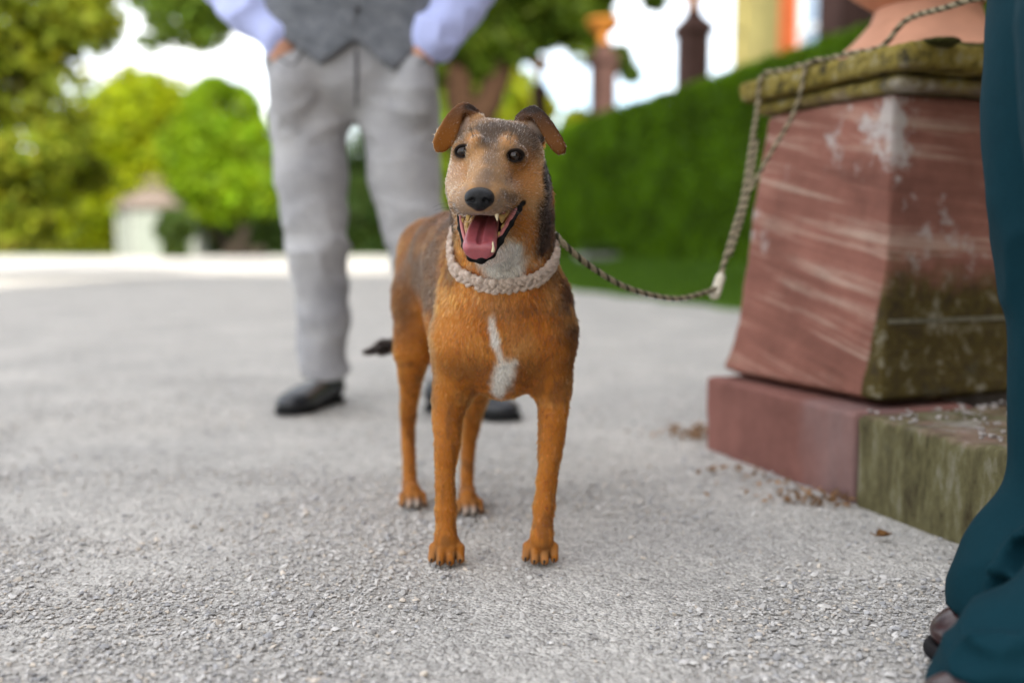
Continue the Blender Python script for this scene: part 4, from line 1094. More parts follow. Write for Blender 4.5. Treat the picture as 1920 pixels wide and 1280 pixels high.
    f.cone(at(565, -205, 3.0), at(758, -205, 3.0), 0.095, 0.095, 0.06)
    f.cone(at(661, -235, 3.0), at(661, -290, 2.985), 0.078, 0.066, 0.03)
    SL = [(at(545, -200, 3.0), 0.085), (at(470, -120, 3.03), 0.080), (at(428, -40, 3.04), 0.080), (at(470, 20, 2.94), 0.070), (at(517, 64, 2.885), 0.054)]
    SR = [(at(778, -200, 3.0), 0.085), (at(850, -120, 3.03), 0.080), (at(880, -40, 3.04), 0.078), (at(848, 20, 2.95), 0.072), (at(815, 66, 2.89), 0.058)]
    f.chain(SL, 0.04); f.chain(SR, 0.04)
    f.cone(at(838, 44, 2.92), at(812, 70, 2.885), 0.068, 0.066, 0.012)
    f.warp(lambda P: folds(P, 0.020, 71, 1.0, 8.0))
    v, q = f.mesh()
    link_mesh("shirt", np_mesh("man_shirt", v - O, q), cloth_mat("blue_shirt", (0.42, 0.47, 0.76), 0.75, 1200, fade=0.05, bump=0.15), root)
    # body: forearms into the pockets, neck and head
    f = Field((-1.08, 2.68, 0.90), (0.08, 3.24, 2.02), 0.0075)
    for a, b_, c in ((at(508, 52, 2.90), at(528, 86, 2.878), at(545, 140, 2.895)), (at(820, 55, 2.90), at(795, 90, 2.878), at(780, 140, 2.895))):
        f.chain([(a, 0.042), (b_, 0.034), (c, 0.032)], 0.02)
        f.ball(b_ * 0.75 + c * 0.25, (0.040, 0.026, 0.035), 0.015)
    nk = at(661, -240, 3.0)
    for S_, a in ((SL, at(508, 52, 2.90)), (SR, at(820, 55, 2.90))):                            # arms inside the sleeves
        f.chain([(a, 0.04), (S_[3][0], 0.042), (S_[2][0], 0.045), (S_[1][0], 0.05), (S_[0][0], 0.055), (nk + np.array([0, 0, -0.06]), 0.055)], 0.02)
    f.chain([(nk, 0.06), (np.array([nk[0], 2.985, 1.70]), 0.057), (np.array([nk[0], 2.975, 1.78]), 0.057)], 0.03)
    add_head(f, np.array([nk[0], 2.96, 1.845]), (0.05, -1, -0.1))
    v, q = f.mesh(); link_mesh("body", np_mesh("man_body", v - O, q), skin_mat, root)
    f = Field((nk[0] - 0.13, 2.82, 1.78), (nk[0] + 0.13, 3.10, 2.02), 0.006)
    f.ball(np.array([nk[0], 2.982, 1.893]), (0.084, 0.098, 0.092), 0.01); f.warp(lambda P: (fbm(P, 50, 3, 3) - 0.5) * 0.014)
    v, q = f.mesh(); link_mesh("hair", np_mesh("man_hair", v - O, q), simple_mat("man_hair", (0.06, 0.045, 0.035), 0.7, bump=0.6, bscale=200), root)
    lea = simple_mat("black_leather", (0.010, 0.011, 0.014), 0.32, spec=0.5); so = simple_mat("black_sole", (0.012, 0.012, 0.012), 0.7)
    hl = ground(628, 752); tl = ground(530, 779)
    shoe("man_shoe", hl + np.array([0.0, 0.04, 0]), tl, 0.112, lea, so, root, O, 0.10)
    hr = ground(806, 768); tr_ = ground(975, 788)
    shoe("man_shoe", hr + np.array([-0.01, 0.02, 0]), tr_, 0.112, lea, so, root, O, 0.10)

def build_handler():
    O = np.array([0.66, 1.15, 0.0])
    root = empty("person", O); tag(root, "person in dark teal trousers and oxblood shoes, cut off by the right border", "person")
    teal = cloth_mat("teal_wool", (0.0026, 0.024, 0.034), 0.8, 1500, fade=0.14, fscale=3.0, bump=0.3, sheen=0.0, bscale=30)
    f = Field((0.42, 0.84, 0.0), (1.00, 1.40, 1.14), 0.0065)
    mm = lambda px, Y: px * Y / FPX
    far = [(at(2100, -120, 1.21), 0.133), (at(2075, 180, 1.21), 0.132), (at(2065, 400, 1.205), 0.116), (at(2040, 600, 1.20), 0.084), (at(2030, 780, 1.20), 0.080), (at(2022, 930, 1.195), 0.078), (at(1965, 1050, 1.185), 0.078), (at(1908, 1132, 1.18), 0.077)]
    near = [(at(2180, -120, 1.03), 0.130), (at(2170, 200, 1.03), 0.125), (at(2150, 500, 1.03), 0.094), (at(2135, 800, 1.03), 0.086), (at(2115, 1020, 1.025), 0.084), (at(2085, 1130, 1.02), 0.084), (at(2015, 1215, 1.018), 0.084), (at(1950, 1290, 1.015), 0.088), (at(1905, 1390, 1.01), 0.095)]
    def dens(ch, n):
        P = smooth_path([p for p, r in ch], n); r = np.interp(np.linspace(0, len(ch) - 1, n), range(len(ch)), [r for p, r in ch]); return list(zip(P, r))
    f.chain(dens(far, 22), 0.02)
    f2 = Field((0.42, 0.84, 0.0), (1.00, 1.40, 1.14), 0.0065)
    f2.chain(dens(near, 22), 0.02)
    # the hems are cut square, folds break over the instep
    f.cut(lambda X, Y_, Z: 0.068 + (X - 0.50) * -0.16 - Z + 0 * Y_)
    f2.cut(lambda X, Y_, Z: 0.028 - Z + 0 * X + 0 * Y_)
    def crease(P, pts, wd, dep):
        best = np.full(len(P), 9.0)
        for a_, b2 in zip(pts[:-1], pts[1:]):
            ab = b2 - a_; t_ = np.clip(((P - a_) @ ab) / (ab @ ab), 0, 1); best = np.minimum(best, np.linalg.norm(P - a_ - t_[:, None] * ab, axis=1))
        x = best / wd
        return dep * np.exp(-x * x) - 0.7 * dep * np.exp(-((x - 1.9) / 0.9) ** 2)
    def fold_far(P): return 0.002 + crease(P, [at(1800, 1010, 1.12), at(1860, 1050, 1.10), at(1930, 1040, 1.11)], 0.011, 0.0216) + crease(P, [at(1790, 1120, 1.12), at(1850, 1085, 1.10), at(1900, 1110, 1.11)], 0.010, 0.0189) + crease(P, [at(1900, 640, 1.13), at(1930, 800, 1.12), at(1900, 960, 1.12)], 0.012, 0.0162) + crease(P, [at(1870, 330, 1.13), at(1905, 470, 1.12), at(1930, 520, 1.11)], 0.013, 0.0189) + folds(P, 0.012, 81, 0.8, 7.0) * (0.22 + 1.0 * np.exp(-((P[:, 2] - 0.16) / 0.12) ** 2) + 0.6 * np.exp(-((P[:, 2] - 0.50) / 0.12) ** 2))
    def fold_near(P): return 0.002 + crease(P, [at(1800, 1225, 0.98), at(1860, 1245, 0.94), at(1930, 1235, 0.93)], 0.010, 0.0216) + crease(P, [at(1840, 1180, 0.97), at(1900, 1195, 0.94), at(1940, 1190, 0.93)], 0.009, 0.0162) + folds(P, 0.012, 91, 1.2, 8.0) * (0.2 + 1.2 * np.exp(-((P[:, 2] - 0.10) / 0.12) ** 2) + 0.5 * np.exp(-((P[:, 2] - 0.50) / 0.12) ** 2))
    f.warp(fold_far); f2.warp(fold_near)
    a, b_ = f.d, f2.d
    X, Yg, Z = f._xyz((slice(None),) * 3)
    kk = 0.05 * np.clip((Z - 0.66) / 0.1, 0.02, 1) + 0 * X + 0 * Yg
    m = np.maximum(kk - np.abs(a - b_), 0) / kk
    f.d = (np.minimum(a, b_) - m * m * kk * 0.25).astype(np.float32)
    f.cone(np.array([0.745, 1.04, 0.95]), np.array([0.745, 1.20, 0.95]), 0.135, 0.135, 0.06)
    f.cut(lambda X, Y_, Z: Z - 1.08 + 0 * X + 0 * Y_)
    v, q = f.mesh(); link_mesh("trousers", np_mesh("teal_trousers", v - O, q), teal, root)
    ox = simple_mat("oxblood_leather", (0.030, 0.012, 0.012), 0.30, spec=0.5, noise=0.2, nscale=30); so = simple_mat("dark_sole", (0.010, 0.009, 0.010), 0.6)
    t1 = ground(1757, 1232); t1[2] = 0
    shoe("handler_shoe", t1 + np.array([0.285, 0.02, 0]), t1, 0.100, ox, so, root, O, 0.10)
    shoe("handler_shoe", np.array([0.70, 1.00, 0]), np.array([0.425, 0.985, 0]), 0.100, ox, so, root, O, 0.10)
    # jacket and arms, above the picture
    jac = cloth_mat("teal_jacket", (0.0045, 0.036, 0.050), 0.72, 1500, fade=0.12, fscale=3.0)
    f = Field((0.45, 0.74, 0.86), (1.12, 1.56, 1.58), 0.009)
    f.chain([(np.array([0.76, 1.04, 0.98]), 0.145), (np.array([0.77, 1.04, 1.25]), 0.15), (np.array([0.77, 1.05, 1.40]), 0.12)], 0.05)
    f.chain([(np.array([0.76, 1.20, 0.98]), 0.145), (np.array([0.77, 1.20, 1.25]), 0.15), (np.array([0.77, 1.19, 1.40]), 0.12)], 0.05)
    AR = [(np.array([0.77, 1.30, 1.40]), 0.078), (np.array([0.84, 1.40, 1.17]), 0.064), (np.array([0.83, 1.44, 0.99]), 0.05)]
    AL = [(np.array([0.77, 0.94, 1.40]), 0.078), (np.array([0.82, 0.86, 1.16]), 0.064), (np.array([0.74, 0.84, 0.98]), 0.05)]
    f.chain(AR, 0.03); f.chain(AL, 0.03); f.warp(lambda P: folds(P, 0.012, 95, 1.0, 8.0))
    v, q = f.mesh(); link_mesh("jacket", np_mesh("teal_jacket", v - O, q), jac, root)
    f = Field((0.50, 0.70, 0.78), (1.05, 1.60, 1.86), 0.0055)
    for ch, sd in ((AR, 1), (AL, -1)):
        w = ch[-1][0]; d = np.array([0.0, 0.04 * sd, -1.0])
        f.chain([(np.array([0.77, 1.12, 1.40]), 0.07), (ch[0][0], 0.05), (ch[1][0], 0.042), (w, 0.03)], 0.01); hand(f, w + d * 0.01, d, (-1, 0, 0), (0, -sd, 0), 0.75 if sd > 0 else 0.35)
    f.chain([(np.array([0.77, 1.12, 1.42]), 0.07), (np.array([0.755, 1.12, 1.56]), 0.057), (np.array([0.75, 1.12, 1.63]), 0.056)], 0.03)
    add_head(f, np.array([0.74, 1.12, 1.70]), (-1, 0.15, -0.15))
    v, q = f.mesh(); link_mesh("body", np_mesh("handler_body", v - O, q), skin_mat, root)
    f = Field((0.62, 0.98, 1.62), (0.92, 1.26, 1.86), 0.006); f.ball(np.array([0.765, 1.12, 1.745]), (0.098, 0.085, 0.092), 0.01); f.warp(lambda P: (fbm(P, 50, 3, 3) - 0.5) * 0.014)
    v, q = f.mesh(); link_mesh("hair", np_mesh("handler_hair", v - O, q), simple_mat("handler_hair", (0.08, 0.05, 0.03), 0.7, bump=0.6, bscale=200), root)
    return AR[-1][0] + np.array([-0.005, -0.03, -0.10])

# ================================================================== leash and collar
def twisted(P, r, pitch, n_strand, seg=6):
    """Strands laid round the path P; returns one (V, F) per strand."""
    P = np.asarray(P); T, N, B_ = frames(P)
    s = np.concatenate([[0], np.cumsum(np.linalg.norm(np.diff(P, axis=0), axis=1))])
    out = []
    for k in range(n_strand):
        a = s / pitch * 2 * math.pi + 2 * math.pi * k / n_strand
        out.append(tube(P + (N * np.cos(a)[:, None] + B_ * np.sin(a)[:, None]) * r * 0.52, r * 0.58, seg))
    return out

def resample(P, step):
    P = smooth_path(P, 400); s = np.concatenate([[0], np.cumsum(np.linalg.norm(np.diff(P, axis=0), axis=1))])
    t = np.linspace(0, s[-1], max(4, int(s[-1] / step)))
    return np.stack([np.interp(t, s, P[:, i]) for i in range(3)], 1)

def build_leash(hand_pt):
    O = at(1343, 540, 2.0)
    root = empty("leash", O); tag(root, "twisted beige and dark cord leash running from the dog's collar over the plinth's edge", "leash")
    light = simple_mat("cord_beige", (0.30, 0.25, 0.165), 0.9, noise=0.3, nscale=300, bump=0.5, bscale=900)
    darkc = simple_mat("cord_dark", (0.055, 0.050, 0.030), 0.9, noise=0.3, nscale=300, bump=0.5, bscale=900)
    zt = ZC + 0.007
    def edge(s, inn=0.012):
        """On the top of the cornice, s metres from its near corner along the long side."""
        i0 = 0.085 * (ZT + 0.036 - ZB)
        p = PF - PN * (CO_L - i0 - inn) - PU * s; return np.array([p[0], p[1], zt])
    def hang(s, z, out=0.010):
        p = edge(s, -out); p[2] = z; return p
    main = [at(1042, 440, 1.575), at(1062, 462, 1.57), at(1112, 503, 1.63), at(1180, 541, 1.71), at(1262, 560, 1.82), at(1318, 550, 1.91), at(1343, 540, 1.96)]
    sA, sB = 0.42, 0.262
    A = [at(1345, 545, 1.96), at(1352, 515, 1.985), at(1372, 445, 2.06), at(1394, 370, 2.16), at(1409, 275, 2.27), hang(sA, 0.830, 0.014), hang(sA, ZC - 0.02, 0.012), edge(sA, 0.004), edge(sA - 0.05, 0.022), edge(0.32, 0.016)]
    Bp = [at(1402, 366, 2.155), at(1440, 296, 2.185), hang(sB + 0.015, 0.780, 0.03), hang(sB + 0.003, 0.840, 0.014), hang(sB, ZC - 0.02, 0.010), edge(sB, 0.006), edge(sB - 0.06, 0.02)]
    top = [edge(0.33, 0.015), edge(0.24, 0.02), edge(0.15, 0.02), edge(0.07, 0.03), at(1700, 38, 2.0), at(1775, 14, 1.86), at(1840, -4, 1.77), (at(1840, -4, 1.77) + hand_pt) / 2 + np.array([0, 0, -0.02]), hand_pt, hand_pt + np.array([0.0, -0.02, 0.09])]
    tail = [at(1341, 548, 1.955), at(1346, 535, 1.965), at(1344, 556, 1.95), at(1341, 562, 1.95)]
    for path, r in ((main, 0.0050), (A, 0.0056), (Bp, 0.0046), (top, 0.0056)):
        P = resample(path, 0.0035)
        st = twisted(P, r, 0.030, 3)
        for k, (V, F) in enumerate(st):
            link_mesh("strand", pymesh("leash_strand", V - O, F, True), darkc if k == 0 else light, root)
    P = resample([at(1362, 478, 2.01) + np.array([0.008, 0, 0]), at(1385, 405, 2.115) + np.array([0.009, 0, 0]), at(1402, 330, 2.20) + np.array([0.009, 0, 0]), at(1413, 262, 2.285) + np.array([0.008, 0, 0])], 0.0035)
    for k, (V, F) in enumerate(twisted(P, 0.0045, 0.026, 3)):
        link_mesh("strand", pymesh("leash_strand", V - O, F, True), darkc if k == 0 else light, root)
    # whipped knot where the loop closes
    f = Field(O - 0.06, O + 0.06, 0.0028)
    f.cone(at(1340, 553, 1.955), at(1351, 520, 1.98), 0.0105, 0.0095, 0.004)
    f.warp(lambda P_: 0.0016 * np.sin((P_[:, 2]) * 900) + (fbm(P_, 150, 2, 6) - 0.5) * 0.003)
    v, q = f.mesh(); link_mesh("knot", np_mesh("leash_knot", v - O, q), simple_mat("cord_whipping", (0.55, 0.50, 0.40), 0.9, noise=0.2, nscale=300), root)

def build_collar(fd):
    C = at(944, 468, 1.577); O = C
    root = empty("dog_collar", O); tag(root, "thick beige crocheted collar round the brown dog's neck", "collar")
    e1 = np.array([1.0, 0.0, 0.03]); e1 /= np.linalg.norm(e1)
    e2 = np.array([0.0, -0.80, -0.60]); e2 /= np.linalg.norm(e2)
    ax = np.cross(e1, e2); ax /= np.linalg.norm(ax)              # along the neck
    if ax[1] > 0: ax = -ax
    n = 540; th = np.arange(n) / n * 2 * math.pi
    R_ = np.zeros(n)
    for i, t_ in enumerate(th):
        d = e1 * math.cos(t_) + e2 * math.sin(t_)
        for r in np.arange(0.03, 0.16, 0.001):
            j = np.round((C + d * r - fd.lo) / fd.h).astype(int)
            if (j < 0).any() or (j >= fd.n).any() or fd.d[tuple(j)] > 0.0015: break
        R_[i] = r
    for _ in range(60): R_ = (np.roll(R_, 1) + 2 * R_ + np.roll(R_, -1)) / 4
    D = e1[None] * np.cos(th)[:, None] + e2[None] * np.sin(th)[:, None]
    base = C + D * R_[:, None]
    yarn = simple_mat("collar_yarn", (0.80, 0.62, 0.50), 0.95, noise=0.2, nscale=220, bump=0.9, bscale=700, sheen=0.3)
    def closed(P, r, seg=8):
        m = len(P); T = np.roll(P, -1, 0) - np.roll(P, 1, 0); T /= np.linalg.norm(T, axis=1, keepdims=True)
        N = D - (D * T).sum(1, keepdims=True) * T; N /= np.linalg.norm(N, axis=1, keepdims=True); Bn = np.cross(T, N)
        a = np.arange(seg) / seg * 2 * math.pi
        V = (P[:, None] + r[:, None, None] * (np.cos(a)[None, :, None] * N[:, None] + np.sin(a)[None, :, None] * Bn[:, None])).reshape(-1, 3)
        i = np.arange(m)[:, None] * seg; i2 = np.roll(np.arange(m), -1)[:, None] * seg; j = np.arange(seg)[None]; j2 = (j + 1) % seg
        return V, np.stack([i + j, i2 + j, i2 + j2, i + j2], -1).reshape(-1, 4)
    for k in range(4):
        ph = th * 14 + 0.9 * np.sin(th * 3 + 1.1) + 0.5 * np.sin(th * 7 + k) + k * 2 * math.pi / 4
        P = base + ax * (0.0078 * np.sin(ph))[:, None] + D * (0.0034 * np.sin(2 * ph))[:, None]
        V, F = closed(P, 0.0037 + 0.0006 * np.sin(th * 150 + k) + 0.0006 * np.sin(th * 61 + 2 * k))
        link_mesh("yarn", np_mesh("collar_yarn", V - O, F), yarn, root)
    for k, s in enumerate((-1, 1)):
        P = base + ax * (s * 0.0104 + 0.0012 * np.sin(th * 26 + k))[:, None] + D * (0.0012 * np.cos(th * 26))[:, None]
        V, F = closed(P, 0.0042 + 0.0013 * np.sin(th * 52 + k))
        link_mesh("edging", np_mesh("collar_edging", V - O, F), yarn, root)
    # ring for the leash
    rc = at(1040, 446, 1.575); a = np.arange(25) / 24 * 2 * math.pi
    P = rc + np.stack([0.008 * np.cos(a), 0.003 * np.sin(a), 0.008 * np.sin(a)], 1)
    V, F = tube(P, 0.0018, 7); link_mesh("ring", pymesh("collar_ring", V - O, F, True), simple_mat("ring_metal", (0.35, 0.33, 0.30), 0.3, metal=1.0), root)
# ================================================================== the dog
def build_dog():
    O = np.array([-0.06, 1.70, 0.0])
    root = empty("dog", O)
    tag(root, "rust brown dog with white chest blaze and panting mouth, standing on the gravel", "dog")
    fd = Field((-0.31, 1.285, -0.004), (0.125, 2.20, 0.715), 0.0023)
    # torso: forechest, ribs, loin, pelvis
    ch = at(946, 560, 1.61)
    fd.chain([(np.array([-0.012, 1.605, 0.435]), 0.088), (np.array([-0.055, 1.74, 0.468]), 0.090),
              (np.array([-0.10, 1.87, 0.480]), 0.078), (np.array([-0.135, 1.98, 0.474]), 0.074)], 0.05)
    fd.chain([(at(946, 640, 1.60), 0.074), (np.array([-0.05, 1.73, 0.375]), 0.088), (np.array([-0.095, 1.86, 0.425]), 0.066),
              (np.array([-0.13, 1.96, 0.445]), 0.06)], 0.05)
    fd.ball(at(946, 600, 1.565), (0.075, 0.055, 0.085), 0.05)
    fd.ball(at(944, 700, 1.60), (0.038, 0.05, 0.036), 0.04)
    # neck
    fd.chain([(np.array([-0.03, 1.68, 0.49]), 0.080), (at(944, 478, 1.580), 0.0715), (at(943, 400, 1.545), 0.071), (at(942, 345, 1.53), 0.069)], 0.03)
    # shoulders and front legs
    L = [(at(880, 572, 1.62), 0.050), (at(870, 640, 1.59), 0.046), (at(848, 735, 1.60), 0.0275), (at(839, 800, 1.585), 0.0225), (at(835, 890, 1.573), 0.0160),
         (at(836, 962, 1.565), 0.0158), (at(836, 1012, 1.556), 0.0158)]
    R = [(at(1010, 565, 1.61), 0.050), (at(1020, 630, 1.58), 0.046), (at(1036, 725, 1.585), 0.0265), (at(1036, 790, 1.575), 0.0222), (at(1027, 890, 1.565), 0.0160),
         (at(1020, 955, 1.558), 0.0158), (at(1016, 1008, 1.55), 0.0158)]
    def limb(pts, n):
        P = smooth_path([p for p, r in pts], n); rr = np.interp(np.linspace(0, len(pts) - 1, n), range(len(pts)), [r for p, r in pts])
        return list(zip(P, rr))
    fd.chain(L[:3], 0.035); fd.chain(R[:3], 0.035)
    for E in (L, R):
        E2 = limb(E[1:], 18); fd.chain(E2[3:5], 0.02); fd.chain(E2[4:], 0.0015)
    for E in (L, R):                                                                            # carpal pad and wrist bone
        fd.ball(E[5][0] + (0, 0.004, 0.004), (0.0170, 0.018, 0.022), 0.006)
        fd.ball(E[3][0] + (0, 0.014, 0.03), (0.017, 0.022, 0.03), 0.012)
    # hind legs: hip, stifle forward, hock back, pastern
    HL = [(at(806, 470, 1.99), 0.062), (at(796, 560, 1.93), 0.054), (at(776, 655, 1.89), 0.035), (at(770, 725, 1.93), 0.021), (at(765, 800, 1.985), 0.0150),
          (at(767, 860, 1.965), 0.0128), (at(769, 912, 1.94), 0.0135)]
    HR = [(at(905, 470, 2.01), 0.062), (at(905, 570, 1.94), 0.054), (at(905, 680, 1.88), 0.036), (at(893, 750, 1.92), 0.021), (at(880, 820, 1.965), 0.0150),
          (at(876, 875, 1.945), 0.0128), (at(876, 925, 1.92), 0.0135)]
    for H in (HL, HR):
        fd.chain(H[:3], 0.04); H2 = limb(H[1:], 20); fd.chain(H2[3:5], 0.02); fd.chain(H2[4:], 0.0015)
        fd.ball(H[4][0] + (0, 0.012, 0.006), (0.012, 0.014, 0.018), 0.006)
    # paws with four toes each
    paws = []
    for (px, py, yaw, sc, top) in ((834, 1052, -0.06, 1.0, L[-1]), (1011, 1050, -0.10, 1.0, R[-1]), (776, 944, 0.18, 0.92, HL[-1]), (882, 958, 0.12, 0.92, HR[-1])):
        g = ground(px, py + 12)
        f = np.array([math.sin(yaw), -math.cos(yaw), 0]); s = np.array([math.cos(yaw), math.sin(yaw), 0])
        c = g - f * 0.036 * sc + np.array([0, 0, 0.022 * sc])
        fd.cone(top[0], c + np.array([0, 0, 0.006]), top[1] * 1.05, 0.0195 * sc, 0.012)
        fd.ball(c + np.array([0, 0, -0.004]), (0.0225 * sc, 0.023 * sc, 0.018 * sc), 0.008)
        toes = []
        for (o, fw, r) in ((-0.0215, 0.012, 0.0076), (-0.0075, 0.023, 0.0084), (0.0075, 0.023, 0.0084), (0.0215, 0.012, 0.0076)):
            k0 = c + s * o * 0.55 * sc + f * 0.000 + np.array([0, 0, 0.010 * sc])
            k1 = c + s * o * 0.95 * sc + f * (fw * 0.70) * sc + np.array([0, 0, 0.002 * sc])
            k2 = c + s * o * 1.06 * sc + f * (fw + 0.006) * sc + np.array([0, 0, 0.0085 * sc - c[2]])
            fd.cone(k0, k1, r * 0.70 * sc, r * 1.08 * sc, 0.0035); fd.cone(k1, k2, r * 1.08 * sc, r * 0.90 * sc, 0.002)
            toes.append((k2, f, sc))
        paws.append((c, f, s, sc, toes))
    # tail
    TL = [(np.array([-0.150, 2.045, 0.475]), 0.026), (np.array([-0.185, 2.105, 0.425]), 0.019), (at(762, 636, 2.13), 0.0145), (at(722, 650, 2.135), 0.011), (at(692, 659, 2.13), 0.005)]
    fd.chain(TL, 0.015)
    # ---- head
    fd.cone(at(911, 298, 1.485), at(962, 300, 1.49), pr(61, 1.49), pr(56, 1.49), 0.02)
    fd.cone(at(915, 268, 1.475), at(963, 272, 1.48), pr(42, 1.48), pr(41, 1.48), 0.02)
    fd.ball(at(889, 352, 1.475), pr(53, 1.47), 0.025)
    fd.ball(at(975, 362, 1.482), pr(52, 1.48), 0.025)
    fd.cone(at(921, 318, 1.435), at(903, 366, 1.352), pr(42, 1.43), pr(31, 1.35), 0.022)       # bridge of the muzzle
    fd.cone(at(893, 268, 1.425), at(884, 282, 1.425), pr(12, 1.42), pr(9, 1.42), 0.02)       # brows
    fd.cone(at(951, 271, 1.430), at(962, 284, 1.432), pr(12, 1.42), pr(9, 1.42), 0.02)
    fd.chain([(at(879, 378, 1.355), pr(26, 1.36)), (at(872, 378, 1.41), pr(27, 1.41)), (at(866, 368, 1.45), pr(25, 1.45))], 0.012)   # flews
    fd.chain([(at(924, 377, 1.355), pr(26, 1.36)), (at(938, 372, 1.41), pr(27, 1.41)), (at(962, 360, 1.45), pr(26, 1.45))], 0.012)
    fd.ball(at(900, 372, 1.338), (pr(30, 1.34), 0.014, pr(24, 1.34)), 0.012)
    # lower jaw with its rim, open
    fd.cone(at(925, 440, 1.49), at(903, 478, 1.385), pr(52, 1.49), pr(17, 1.38), 0.02)
    mouth = [(at(903, 452, 1.335), pr(22, 1.34)), (at(908, 432, 1.38), pr(31, 1.38)), (at(918, 414, 1.43), pr(30, 1.43))]
    fd.chain(mouth, 0.004, 'sub')
    fd.chain([(at(938, 428, 1.37), pr(10, 1.37)), (at(966, 386, 1.415), pr(9, 1.41))], 0.004, 'sub')
    fd.chain([(at(871, 428, 1.37), pr(9, 1.37)), (at(860, 395, 1.42), pr(6, 1.42))], 0.004, 'sub')
    rim = [(at(859, 396, 1.445), pr(4.2, 1.4)), (at(863, 428, 1.41), pr(4.6, 1.4)), (at(871, 461, 1.378), pr(5.2, 1.38)), (at(884, 482, 1.362), pr(7.5, 1.36)),
           (at(902, 486, 1.357), pr(8, 1.36)), (at(921, 476, 1.362), pr(7.5, 1.36)), (at(938, 452, 1.378), pr(5.4, 1.38)), (at(957, 420, 1.405), pr(5, 1.4)), (at(973, 392, 1.43), pr(5, 1.43)), (at(979, 374, 1.447), pr(4.2, 1.44))]
    fd.chain(rim, 0.006)
    # sockets and ears
    def skin_depth(px, py):
        for Yk in np.arange(1.33, 1.60, 0.0005):
            p = at(px, py, Yk); i = np.round((p - fd.lo) / fd.h).astype(int)
            if fd.d[tuple(i)] < 0: return Yk
    eyes = []
    for (ex, ey, sgn, tilt) in ((868, 284, -1, 0.05), (967, 292, 1, -0.10)):
        Ys = skin_depth(ex, ey); p = at(ex, ey, Ys); r = pr(15.5, Ys)
        ca, sa = math.cos(tilt), math.sin(tilt)
        Mx = np.array([[ca, 0, -sa], [0, 1, 0], [sa, 0, ca]])
        fd.ball(p + (0, 0.010, 0), (0.017, 0.014, 0.014), 0.012)                                 # the lids bulge a little round the eye
        Y2 = skin_depth(ex, ey); p = at(ex, ey, Y2)
        fd.ball(p + (0, 0.001, 0), (pr(14.8, Ys), 0.011, pr(10.8, Ys)), 0.003, 'sub', Mx)
        eyes.append((p + np.array([-sgn * 0.0005, 0.0088, 0.0]), r, p))
        up = [p + Mx @ np.array([pr(dx, Ys), 0.0005 + 0.000016 * dx * dx, pr(dz, Ys)]) for dx, dz in ((-18, -2), (-9, 8), (0, 11.3), (10, 8.2), (19, -3))]
        lo_ = [p + Mx @ np.array([pr(dx, Ys), 0.0012 + 0.000016 * dx * dx, pr(dz, Ys)]) for dx, dz in ((-18, -2), (-9, -9), (0, -11.4), (9, -9.5), (19, -3))]
        fd.chain([(q_, 0.0021) for q_ in smooth_path(up, 12)], 0.003); fd.chain([(q_, 0.0017) for q_ in smooth_path(lo_, 12)], 0.003)
    er = 0.0034
    # left ear (photo): cupped back half, fold, hanging flap
    e = lambda x, y, Y: at(x, y, Y)
    fd.tri(e(903, 230, 1.490), e(876, 203, 1.497), e(862, 262, 1.525), er, 0.008)
    fd.tri(e(876, 203, 1.497), e(842, 226, 1.515), e(862, 262, 1.525), er, 0.006)
    def flap(outer, inner, Yo, Yi):
        n_ = 14
        Oo = smooth_path([e(x_, y_, Y_) for (x_, y_), Y_ in zip(outer, Yo)], n_); Ii = smooth_path([e(x_, y_, Y_) for (x_, y_), Y_ in zip(inner, Yi)], n_)
        for i_ in range(n_ - 1):
            fd.tri(Oo[i_], Oo[i_ + 1], Ii[i_], er, 0.001); fd.tri(Oo[i_ + 1], Ii[i_ + 1], Ii[i_], er, 0.001)
        return Oo, Ii
    fd.tri(e(900, 219, 1.478), e(872, 206, 1.480), e(858, 258, 1.478), 0.004, 0.010)
    flapL = flap([(903, 217), (884, 202), (866, 197), (846, 212), (829, 237), (816, 264), (820, 281)], [(895, 225), (880, 214), (866, 213), (861, 228), (855, 249), (845, 269), (831, 282)],
         (1.494, 1.490, 1.484, 1.472, 1.460, 1.453, 1.453), (1.488, 1.480, 1.470, 1.464, 1.460, 1.457, 1.455))
    fd.cone(e(903, 226, 1.495), e(872, 199, 1.492), 0.006, 0.0035, 0.008)
    # right ear
    fd.tri(e(972, 228, 1.495), e(998, 206, 1.500), e(1016, 268, 1.53), er, 0.008)
    fd.tri(e(998, 206, 1.500), e(1022, 232, 1.52), e(1016, 268, 1.53), er, 0.006)
    fd.tri(e(980, 221, 1.486), e(1006, 212, 1.486), e(1018, 258, 1.488), 0.004, 0.010)
    flapR = flap([(972, 219), (986, 207), (1004, 204), (1022, 217), (1040, 242), (1056, 270), (1057, 284)], [(982, 226), (991, 219), (1001, 219), (1010, 232), (1022, 254), (1035, 275), (1047, 287)],
         (1.497, 1.492, 1.486, 1.478, 1.470, 1.464, 1.464), (1.492, 1.482, 1.476, 1.472, 1.468, 1.464, 1.464))
    fd.cone(e(974, 226, 1.497), e(1002, 203, 1.493), 0.006, 0.0035, 0.008)
    # a little muscle and skin unevenness
    fd.warp(lambda P: (fbm(P, 22, 2, 3) - 0.5) * 0.006 * np.clip((1.62 - np.abs(P[:, 1] - 1.9)) , 0, 1) * (P[:, 1] > 1.5) * (P[:, 2] > 0.12))
    V, Q = fd.mesh()
    V = V[:]
    N = vert_normals(V, Q)

    # ---- coat: colour, hair length and lie of the hair for each point of the skin
    rust = np.array([0.475, 0.165, 0.025]); tan = np.array([0.55, 0.305, 0.135]); grey = np.array([0.125, 0.088, 0.064])
    dark = np.array([0.026, 0.017, 0.013]); white = np.array([0.86, 0.82, 0.75]); black = np.array([0.008, 0.007, 0.007]); brown = np.array([0.20, 0.085, 0.03])
